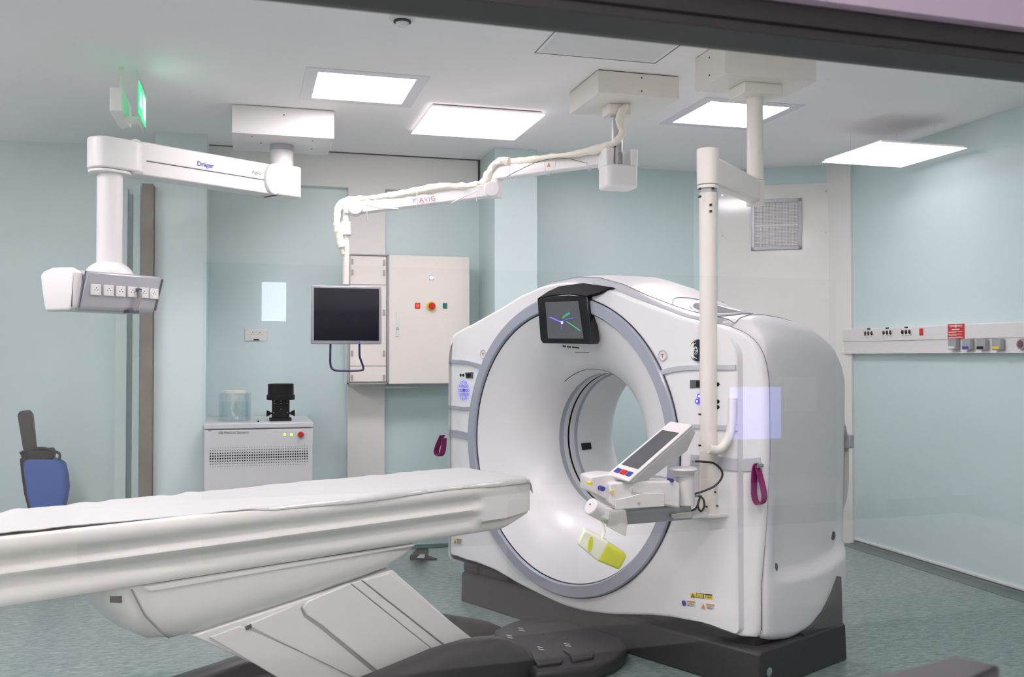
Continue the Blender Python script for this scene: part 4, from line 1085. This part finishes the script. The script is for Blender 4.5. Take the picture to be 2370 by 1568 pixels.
# ------------------------------------------------------------------ wall cabinet
t = thing('electrical_cabinet', 'cream two door electrical cabinet on the back wall behind the monitor', 'electrical cabinet', (1.04, 6.4, 1.127))
CX0, CXm, CX1, CB, CT = .632, .898, 1.449, 1.127, 1.982
part('body', MB().box(CX0, CX1, 6.31, 6.5, CB, CT), M_white2, t)
m = MB()
nd = part('door', MB().box(CX0 + .015, CXm - .012, 6.292, 6.31, CB + .015, CT - .012), M_white2, t, bevel=.003)
m = MB()
for a_, b_ in ((CX0, CX0 + .010), (CXm - .008, CXm + .002)): m.box(a_, b_, 6.285, 6.312, CB, CT)
m.box(CX0, CXm, 6.285, 6.312, CT - .008, CT); m.box(CX0, CXm, 6.285, 6.312, CB, CB + .010)
part('door_frame', m, M_silver, t)
for zz in (1.17, 1.33, 1.60, 1.86, 1.93):
    for xx in (CX0 + .03, CXm - .028):
        part('hinge', MB().box(xx - .006, xx + .006, 6.284, 6.295, zz - .018, zz + .018), M_silver, nd, bevel=.001)
m = MB()
for zz in (1.245, 1.78): m.box(CX0 + .015, CXm - .012, 6.290, 6.293, zz, zz + .003)
part('panel_joint', m, M_txt, nd)
rd = part('door', MB().box(CXm + .004, CX1, 6.292, 6.31, CB, CT), M_white2, t, bevel=.003)
lk = part('latch_plate', MB().box(.948, .968, 6.286, 6.293, 1.44, 1.60), M_soff, rd, bevel=.003)
part('lock', MB().cyl((.958, 6.28, 1.495), (.958, 6.29, 1.495), .008, n=16), M_chrome, rd)
def cp(x, y): q = atY(x, y, 6.292); return q
q = cp(998, 709); m = MB().cyl(q, q - Vector((0, .008, 0)), .030, n=32); es = part('emergency_stop', m, M_yel, rd, label='yellow and red emergency stop')
part('stop_button', MB().lathe([(.014, .0), (.014, .012), (.021, .014), (.023, .022), (.018, .028), (0, .029)], q - Vector((0, .008, 0)), (0, -1, 0), 28), M_red, es)
q = cp(966.5, 708); rl = part('indicator', MB().obox(q, (1, 0, 0), (0, 1, 0), Z, .017, .005, .019), M_red, rd, bevel=.002, label='lit red indicator'); part('lens', MB().cyl(q - Vector((0, .009, 0)), q, .010, n=16), M_redl, rl)
q = cp(1030, 708); part('indicator', MB().obox(q, (1, 0, 0), (0, 1, 0), Z, .015, .006, .018), M_tealbtn, rd, bevel=.002, label='dark green indicator')
q = cp(998.5, 643); wl = part('indicator', MB().obox(q, (1, 0, 0), (0, 1, 0), Z, .015, .003, .018), M_silver, rd, label='lit white indicator'); part('lens', MB().cyl(q - Vector((0, .008, 0)), q, .0115, n=20), M_whitel, wl)
# strip lamp under the cabinet
tag(part('pipe', MB().cyl((.72, 6.42, 1.104), (1.12, 6.42, 1.10), .007), M_white, loc=(.9, 6.42, 1.1)), 'thin white rail just below the electrical cabinet', 'rail')

# wall socket
q0 = atY(567, 762, 6.585); q1 = atY(619, 790, 6.585)
t = thing('wall_socket', 'white double wall socket above the floor cabinet', 'wall socket', ((q0.x + q1.x) / 2, 6.58, q1.z))
part('plate', MB().box(q0.x, q1.x, 6.57, 6.62, q1.z, q0.z), M_white, t, bevel=.004)
cz_ = (q0.z + q1.z) / 2 + .006
for dx in (-.023, .023):
    c = Vector(((q0.x + q1.x) / 2 + dx, 6.57, cz_)); part('outlet', MB().lathe([(.022, 0), (.021, .002), (.019, -.0), (0, .0005)], c, (0, -1, 0), 24), M_soff, t)
    m = MB()
    for ddx, ddz in ((-.008, 0), (.008, 0), (0, .01)): m.cyl(c + Vector((ddx, -.0025, ddz)), c + Vector((ddx, 0, ddz)), .0028, n=8)
    parts_each('pin_hole', m, M_blk, t)
part('label_strip', MB().box((q0.x + q1.x) / 2 - .018, (q0.x + q1.x) / 2 + .018, 6.567, 6.571, q1.z + .004, q1.z + .014), M_blk, t)

# ------------------------------------------------------------------ floor cabinet
t = thing('power_cabinet', 'light grey floor standing cabinet with perforated front and red button', 'cabinet', (.07, 6.2, 0))
bd_ = part('body', MB().box(-.24, .385, 5.90, 6.55, 0, .875), M_shellg, t, bevel=.006)
part('lid', MB().box(-.247, .39, 5.895, 6.56, .879, .912), M_shellg, t, bevel=.006)
m = MB()
radi = [.0022, .0035, .0048, .0060, .0060, .0048, .0035, .0022]
for r_ in range(8):
    zz = .768 - r_ * .0125 * 1.25 - .0
    for c_ in range(41):
        xx = -.205 + c_ * .01395; m.cyl((xx, 5.8985, zz), (xx, 5.9, zz), radi[r_] * .82, n=8)
part('perforation', m, M_blk, t)
q = atY(696, 1006, 5.895); bz = part('button_ring', MB().lathe([(.022, -.003), (.022, .004), (.018, .006)], q, (0, -1, 0), 28), M_shellg, t); part('stop_button', MB().lathe([(.0175, 0), (.0175, .012), (.014, .017), (0, .018)], q, (0, -1, 0), 28), M_red, bz)
for px, r_ in ((659, .006), (674.5, .007)):
    q = atY(px, 1006.5, 5.9); part('status_light', MB().cyl(q, q - Vector((0, .003, 0)), r_, n=14), M_grnl, t)
q = atY(597.5, 975.5, 5.895); part('keyhole', MB().cyl(q, q - Vector((0, .002, 0)), .0055, n=14), M_blk, t)
q = atY(485.5, 995, 5.9); part('logo', MB().lathe([(.011, 0), (.011, .001), (.008, .001), (.008, 0)], q, (0, -1, 0), 24), M_txt, t)
text_part('lettering', 'GE Medical Systems', .0215, frame_mat(atY(505, 1005, 5.8985), (1, 0, 0), Z), M_txt, t)

# water tank and black holder on the cabinet
q = atY(543.5, 960, 6.1); ty = 6.12; tx = q.x; LZ = .9125
t = thing('water_tank', 'clear cylindrical tank half full of water on the grey floor cabinet', 'tank', (tx, ty, LZ))
part('wall', MB().lathe([(0, .002), (.098, .002), (.098, .172), (.093, .172), (.093, .01), (0, .01)], (tx, ty, LZ), n=48), M_acryl, t)
part('water', MB().lathe([(0, .011), (.0925, .011), (.0925, .115), (0, .115)], (tx, ty, LZ), n=48), M_water, t)
part('lid', MB().cyl((tx, ty, LZ + .172), (tx, ty, LZ + .186), .066, n=36), M_cream, t)
q = atY(650, 962, 6.05); hx_ = q.x; hy = 6.08
t = thing('phantom_holder', 'black positioning stand with side knobs on the grey floor cabinet', 'stand', (hx_, hy, LZ))
part('foot', MB().box(hx_ - .068, hx_ + .064, hy - .05, hy + .05, LZ, LZ + .018), M_blk, t, bevel=.003)
part('frame', MB().box(hx_ - .052, hx_ + .052, hy - .035, hy + .035, LZ + .018, LZ + .125), M_blk, t, bevel=.004)
m = MB().cyl((hx_, hy, LZ + .13), (hx_, hy, LZ + .228), .078, n=40); part('head', m, M_blk, t, bevel=.004)
part('head_ring', MB().cyl((hx_, hy, LZ + .128), (hx_, hy, LZ + .16), .085, n=40), M_blk, t, bevel=.003)
for s_ in (-1, 1):
    part('knob', MB().cyl((hx_ + s_ * .052, hy, LZ + .045), (hx_ + s_ * .062, hy, LZ + .045), .006).cyl((hx_ + s_ * .062, hy, LZ + .045), (hx_ + s_ * .085, hy, LZ + .045), .010, .021, n=20), M_blk, t)
m = MB()
for dx in (-.038, 0, .038):
    for zz in (.108, .122): m.cyl((hx_ + dx, hy - .0365, LZ + zz), (hx_ + dx, hy - .034, LZ + zz), .0028, n=8)
m.cyl((hx_, hy - .0365, LZ + .072), (hx_, hy - .034, LZ + .072), .003, n=8)
for dx in (-.045, .04): m.cyl((hx_ + dx, hy - .0365, LZ + .05), (hx_ + dx, hy - .034, LZ + .05), .003, n=8)
parts_each('screw', m, M_chrome, t)

# ------------------------------------------------------------------ blue chair at the far left
YB = 6.3
def bq(x, y, o=0.0): return atY(x, y, YB + o)
cc = bq(100, 1120)
t = thing('office_chair', 'blue upholstered chair with black frame and raised grey armrest', 'chair', (cc.x, YB, 0))
P = [bq(50, 1068), (bq(80, 1060)), bq(120, 1062), bq(142, 1070), bq(149, 1100), bq(152, 1130), bq(146, 1165), bq(140, 1185), bq(70, 1190), bq(60, 1150), bq(53, 1100)]
part('backrest', MB().ext(P, (0.02, .07, 0)), M_blue, t, bevel=.02, seg=4)
part('back_shell', MB().ext([q + Vector((-.022, .045, .012)) for q in P], (0, .035, 0)), M_blk, t, bevel=.01)
part('armrest', MB().ext([bq(39, 960), bq(46, 952), bq(66, 950), bq(74, 960), bq(82, 1035), bq(78, 1052), bq(58, 1052), bq(52, 1040)], (0, .06, 0)), M_dark, t, bevel=.012, seg=3, label='dark grey armrest standing upright')
P = smooth_path([bq(46, 1050), bq(70, 1040), bq(100, 1038), bq(128, 1046), bq(138, 1052), bq(137, 1066)], 6)
part('frame_bar', MB().tube(P, .008, 8), M_blk, t)
m = MB(); m.ext([bq(45, 1046), bq(120, 1038), bq(126, 1050), bq(122, 1066), bq(60, 1064), bq(50, 1066)], (0, .08, 0)); part('upper_frame', m, M_blk, t, bevel=.01)
part('column', MB().cyl((cc.x, YB + .05, .06), (cc.x, YB + .05, .5), .025), M_blk, t)
for i in range(5):
    a_ = R(72 * i + 20); e_ = Vector((math.cos(a_), math.sin(a_), 0)) * .26; b0 = Vector((cc.x, YB + .05, .09))
    part('base_leg', MB().obox(b0 + e_ / 2 - Z * .015, e_, (-e_.y, e_.x, 0), Z, .13, .02, .012), M_blk, t, bevel=.004)
    part('caster', MB().cyl(b0 + e_ - Z * .065 + Vector((-e_.y, e_.x, 0)) * .06, b0 + e_ - Z * .065 - Vector((-e_.y, e_.x, 0)) * .06, .025, n=20), M_blk, t)

# small black object on the floor behind the table
q = atZ(980, 1288, .03)
t = thing('foot_pedal', 'small black pedal lying on the floor behind the table end', 'pedal', (q.x, q.y, 0))
part('body', MB().ext([atZ(948, 1299, .02), atZ(965, 1281, .02), atZ(992, 1280, .02), atZ(990, 1296, .02)], (0, 0, .035)), M_blk, t, bevel=.008)
part('plate', MB().ext([atZ(965, 1297, .003), atZ(1012, 1297, .003), atZ(992, 1290, .003)], (0, 0, .01)), M_dark2, t)
part('top', MB().ext([atZ(964, 1293, .057), atZ(972, 1285, .057), atZ(984, 1285, .057), atZ(982, 1293, .057)], (0, 0, .004)), M_silver, t, bevel=.002)

# ------------------------------------------------------------------ wall vent
VN = aw(1797, 520, .012)
t = thing('wall_vent', 'white square perforated air grille high on the angled wall', 'vent', tuple(VN))
c0_ = aw(1738, 465, .02); c1_ = aw(1856, 578, .02)
u0 = (Vector((c0_.x, c0_.y, 0)) - A0).dot(AU); u1 = (Vector((c1_.x, c1_.y, 0)) - A0).dot(AU); z1_, z0_ = 2.455, 2.085
def ap(u, z, o_): q = A0 + AU * u + AN * o_; return Vector((q.x, q.y, z))
m = MB()
def abox(u_0, u_1, z_0, z_1, o0, o1): m.ext([ap(u_0, z_0, o0), ap(u_1, z_0, o0), ap(u_1, z_1, o0), ap(u_0, z_1, o0)], AN * (o1 - o0))
for q in ((u0, u1, z0_, z0_ + .025), (u0, u1, z1_ - .025, z1_), (u0, u0 + .025, z0_, z1_), (u1 - .025, u1, z0_, z1_)): abox(*q, .012, .03)
part('frame', m, M_silver, t, bevel=.002)
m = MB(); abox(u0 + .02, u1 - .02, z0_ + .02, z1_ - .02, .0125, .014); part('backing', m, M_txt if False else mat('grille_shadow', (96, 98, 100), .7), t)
m = MB(); n_ = 30
for i in range(n_ + 1):
    uu = u0 + .025 + (u1 - u0 - .05) * i / n_; abox(uu - .0026, uu + .0026, z0_ + .025, z1_ - .025, .018, .022)
for i in range(n_ + 1):
    zz = z0_ + .025 + (z1_ - z0_ - .05) * i / n_; abox(u0 + .025, u1 - .025, zz - .0026, zz + .0026, .018, .0225)
abox(u0 + .025, u1 - .025, (z0_ + z1_) / 2 - .01, (z0_ + z1_) / 2 + .002, .018, .024)
part('grille', m, M_white, t)

# ------------------------------------------------------------------ trunking with outlets on the right wall
t = thing('wall_trunking', 'long white service trunking running along the right wall', 'trunking', (4.07, 4.6, 1.335))
part('body', MB().box(4.055, 4.1, 2.2, 5.86, 1.335, 1.50), M_white, t, bevel=.004)
part('cover', MB().box(4.050, 4.056, 2.2, 5.86, 1.412, 1.495), M_white, t, bevel=.002)
part('rail', MB().box(4.048, 4.1, 2.2, 5.90, 1.328, 1.337), M_white, t)
WX = 4.050
def wp(x, y, X=WX): return atX(x, y, X)
t3 = None
for i, (px, py) in enumerate(((2011, 772), (2054, 770.5), (2098, 769))):
    q = wp(px, py)
    if t3 is None:
        t3 = thing('socket_strip', 'triple white socket on the wall trunking, nearest the scanner', 'socket', tuple(q), 0, 'triple sockets on the wall trunking')
        part('plate', MB().box(WX - .004, WX, q.y - .052, q.y + .052, q.z - .022, q.z + .022), M_white, t3, bevel=.001)
        part('label_strip', MB().box(WX - .005, WX, q.y - .014, q.y + .014, q.z + .026, q.z + .034), M_blk, t3)
        for dy_ in (-.034, 0, .034):
            c = Vector((WX - .004, q.y + dy_, q.z)); o = part('outlet', MB().lathe([(.0165, 0), (.0155, .002), (.014, 0), (0, 0)], c, (-1, 0, 0), 20), M_soff, t3)
            m = MB()
            for dd, dz in ((-.006, .0), (.006, 0), (0, .007)): m.cyl(c + Vector((-.002, dd, dz)), c + Vector((0, dd, dz)), .0025, n=8)
            parts_each('pin_hole', m, M_txt, o)
    else:
        copy_tree(t3, tuple(q), label=('triple white socket in the middle of the three on the trunking', 'triple white socket beside the red switch on the trunking')[i - 1])
q = wp(2133, 769); o = part('switch', MB().box(WX - .006, WX, q.y - .016, q.y + .016, q.z - .02, q.z + .022), [M_red], loc=tuple(q), bevel=.002); tag(o, 'small red switch on the wall trunking', 'switch')
q0, q1 = wp(2194, 751, WX - .002), wp(2232, 785, WX - .002)
t = thing('safety_sign', 'red safety notice with white print on the wall trunking', 'sign', (WX, (q0.y + q1.y) / 2, 1.42))
sy0, sy1, sz0, sz1 = q1.y, q0.y, q1.z, q0.z
part('board', MB().box(WX - .004, WX, sy0, sy1, sz0, sz1), M_red, t)
m = MB()
for (v0, v1, u_0, u_1) in ((.88, .92, .12, .42), (.88, .92, .58, .9), (.80, .83, .12, .42), (.80, .83, .6, .9), (.60, .67, .25, .72), (.48, .51, .06, .9), (.42, .45, .06, .5), (.30, .33, .06, .85), (.24, .27, .06, .55), (.12, .15, .06, .9), (.06, .09, .06, .9)):
    m.box(WX - .0048, WX - .0038, sy1 - (sy1 - sy0) * u_1, sy1 - (sy1 - sy0) * u_0, sz0 + (sz1 - sz0) * v0, sz0 + (sz1 - sz0) * v1)
c = Vector((WX - .0042, (sy0 + sy1) / 2, sz0 + (sz1 - sz0) * .86)); m.cyl(c, c - Vector((.0008, 0, 0)), .009, n=16)
part('printed_text', m, M_white, t)
g0 = None
for i, (px, mm, lab) in enumerate(((2212, M_white, 'white'), (2245, M_txtb, 'blue'), (2279, M_blk, 'black'), (2315, M_yel, 'yellow'))):
    q = wp(px, 798)
    go = thing('gas_outlet', 'grey flap covered gas outlet with a %s tag on the trunking' % lab, 'gas outlet', tuple(q), 0, 'gas outlets below the red sign')
    fl = part('flap', MB().box(WX - .03, WX, q.y - .033, q.y + .033, q.z - .03, q.z + .032), M_silver, go, bevel=.005)
    part('hinge', MB().cyl((WX - .028, q.y - .03, q.z + .03), (WX - .028, q.y + .03, q.z + .03), .004, n=10), M_silver, go)
    part('tag', MB().box(WX - .0315, WX - .029, q.y - .022, q.y + .028, q.z - .025, q.z - .010), mm, fl)
q = wp(2366, 797)
go = thing('probe_holder', 'round mauve and white outlet at the right end of the trunking', 'outlet', tuple(q))
part('ring', MB().lathe([(.03, 0), (.03, .012), (.02, .014), (.018, 0)], q, (-1, 0, 0), 28), M_silver, go)
part('core', MB().cyl(q, q - Vector((.016, 0, 0)), .016, n=20), mat('mauve_plastic', (120, 60, 90), .5), go)

# ------------------------------------------------------------------ control room: window, frame, desk, rear wall
KR = Matrix.Translation((0, 1.0, 0)) @ Matrix.Rotation(R(1.9), 4, 'Z')       # window plane, slightly turned to the room
def K(): return MB(KR)
KN = (KR.to_3x3() @ Vector((0, 1, 0))); KO = KR @ Vector((0, 0, 0)); KI = KR.inverted()
def kp(x, y, d=0.0): return KI @ on(x, y, KR @ Vector((0, d, 0)), KN)
def mir(p):   # mirror image of a point through the pane, in window frame
    q = KI @ p; return Vector((q.x, -q.y, q.z))
M_pane = glossmix('window_pane_glass', (1, 1, 1), 0.065, 0.0)
fz = kp(1785, 102).z
win = struct('window_1', K().add([(-2.4, 0, .6), (3.6, 0, .6), (3.6, 0, fz + .01), (-2.4, 0, fz + .01)], [(0, 1, 2, 3)]) or None, M_pane) if False else None
m = K(); m.add([(-2.4, 0, .7), (3.4, 0, .7), (3.4, 0, fz + .02), (-2.4, 0, fz + .02)], [(0, 1, 2, 3)])
win = struct('window_1', m, M_pane)
m = K(); m.box(-2.4, 3.4, -.03, .04, fz, fz + .040); struct('window_1_frame', m, M_frame, bevel=.002)
m = K(); m.box(-2.4, 3.4, -.032, -.029, fz + .012, fz + .0145); struct('window_1_gasket', m, M_blk)
m = K(); m.box(-2.4, 3.4, -.045, .05, fz + .041, fz + .082); struct('trim_5', m, M_alu)
m = K(); m.box(-2.4, 3.4, -.04, .06, fz + .082, 2.75); m.box(-2.4, 3.4, -.04, .06, 0, .70); m.box(-3.4, -2.4, -.04, .06, 0, 2.75); m.box(3.4, 4.4, -.04, .06, 0, 2.75); struct('wall_front', m, M_soff)
m = K(); m.box(-2.4, 3.4, -.10, .06, .66, .70); struct('trim_6', m, M_frame)
# control room shell
RW = -2.95
m = K(); m.box(-2.6, 3.6, RW - .1, RW, 0, 2.7); struct('wall_control_room_rear', m, M_white2)
m = K(); m.box(-2.6, 3.6, RW, -.04, -.06, 0); struct('floor_control_room', m, M_floor)
m = K(); m.box(-2.6, 3.6, RW, -.04, 2.7, 2.78); struct('ceiling_control_room', m, M_ceil)
m = K(); m.box(-2.7, -2.6, RW, -.04, 0, 2.7); struct('wall_control_room_left', m, M_soff)
m = K(); m.box(3.6, 3.7, RW, -.04, 0, 2.7); struct('wall_control_room_right', m, M_soff)
# dark glazed partition on the rear wall (seen mirrored in the pane)
def rp(x, y, o=0.0):   # pixel -> window-frame point on the rear wall, seen by reflection
    q = kp(x, y, -(RW + o)); return Vector((q.x, RW, q.z))
a_, b_ = rp(470, 612), rp(1925, 645)
zc_ = (a_.z + b_.z) / 2
m = K(); m.box(a_.x, b_.x, RW, RW + .03, .3, zc_); struct('trim_7', m, mat('dark_olive_panel', (88, 92, 84), .5))
a_, b_ = rp(605, 655), rp(660, 745)
o = part('wall_window', K().box(a_.x, b_.x, RW + .03, RW + .05, b_.z, a_.z), mat('daylight', (235, 245, 255), .4, emit=(215, 230, 255), estr=3.5)); o['kind'] = 'structure'; o.name = 'window_2'
a_, b_ = rp(1690, 897, .245), rp(1808, 1015, .245)
kt = KR @ Vector(((a_.x + b_.x) / 2, RW + .25, b_.z))
t = thing('control_monitor', 'lit monitor on the control room desk, seen mirrored in the glass', 'monitor', tuple(kt), R(1.9))
part('casing', K().box(a_.x - .02, b_.x + .02, RW + .2, RW + .24, b_.z - .02, a_.z + .02), M_dark, t)
part('screen', K().box(a_.x, b_.x, RW + .24, RW + .245, b_.z, a_.z), mat('lilac_screen', (150, 150, 255), .3, emit=(150, 150, 255), estr=2.2), t)
part('stand', K().box((a_.x + b_.x) / 2 - .03, (a_.x + b_.x) / 2 + .03, RW + .19, RW + .23, .75, b_.z), M_dark, t)
a_, b_ = rp(1790, 873), rp(1880, 950)
o = part('paper_notice', K().box(a_.x, b_.x, RW + .031, RW + .034, b_.z, a_.z), M_white); tag(o, 'white paper notice on the control room wall, seen mirrored in the glass', 'notice')
m = K(); m.box(-.5, 3.2, RW + .03, RW + .6, .71, .75)
t = thing('desk', 'pale desk along the rear wall of the control room', 'desk', tuple(KR @ Vector((1.3, RW + .3, 0))), R(1.9))
part('top', m, M_soff, t, bevel=.004)
for xx in (-.45, 3.1): part('leg', K().box(xx, xx + .05, RW + .05, RW + .55, 0, .71), M_dark, t)
# control room lamps
m = None
def clamp_light(x, y):
    c = KR @ Vector((x, y, 2.7))
    t = thing('control_room_light', 'square ceiling light of the control room behind the camera', 'ceiling light', tuple(c), R(1.9), 'control room ceiling lights')
    part('diffuser', K().box(x - .3, x + .3, y - .3, y + .3, 2.685, 2.70), mat('lamp_diffuser_control', (255, 255, 255), .6, emit=(255, 243, 249), estr=21.0), t)
clamp_light(-1.6, -1.0); clamp_light(-1.6, -2.2)
# object standing near the glass at the lower right
P = [atZ(x, y, 1.10) for x, y in ((1990, 1568 + 14), (2210, 1516), (2317, 1541), (2317, 1600))]
cdp = atY(2210, 1517, .62); zt_ = cdp.z
P = [on(x, y, (0, 0, zt_), Z) for x, y in ((1985, 1575), (2210, 1517), (2316, 1541), (2150, 1620))]
t = thing('desk_console', 'dark purple grey console top rising at the lower right corner', 'console', (P[2].x, P[2].y, zt_ - .12))
part('body', MB().ext(P, (0, 0, -.12)), M_purple, t, bevel=.003)
m = MB().box(-1.0, 1.6, .30, .86, zt_ - .155, zt_ - .122)
o = part('control_desk', m, M_soff, loc=(0.3, .6, 0)); 
tag(o, 'pale desk top under the window, below the view', 'desk')
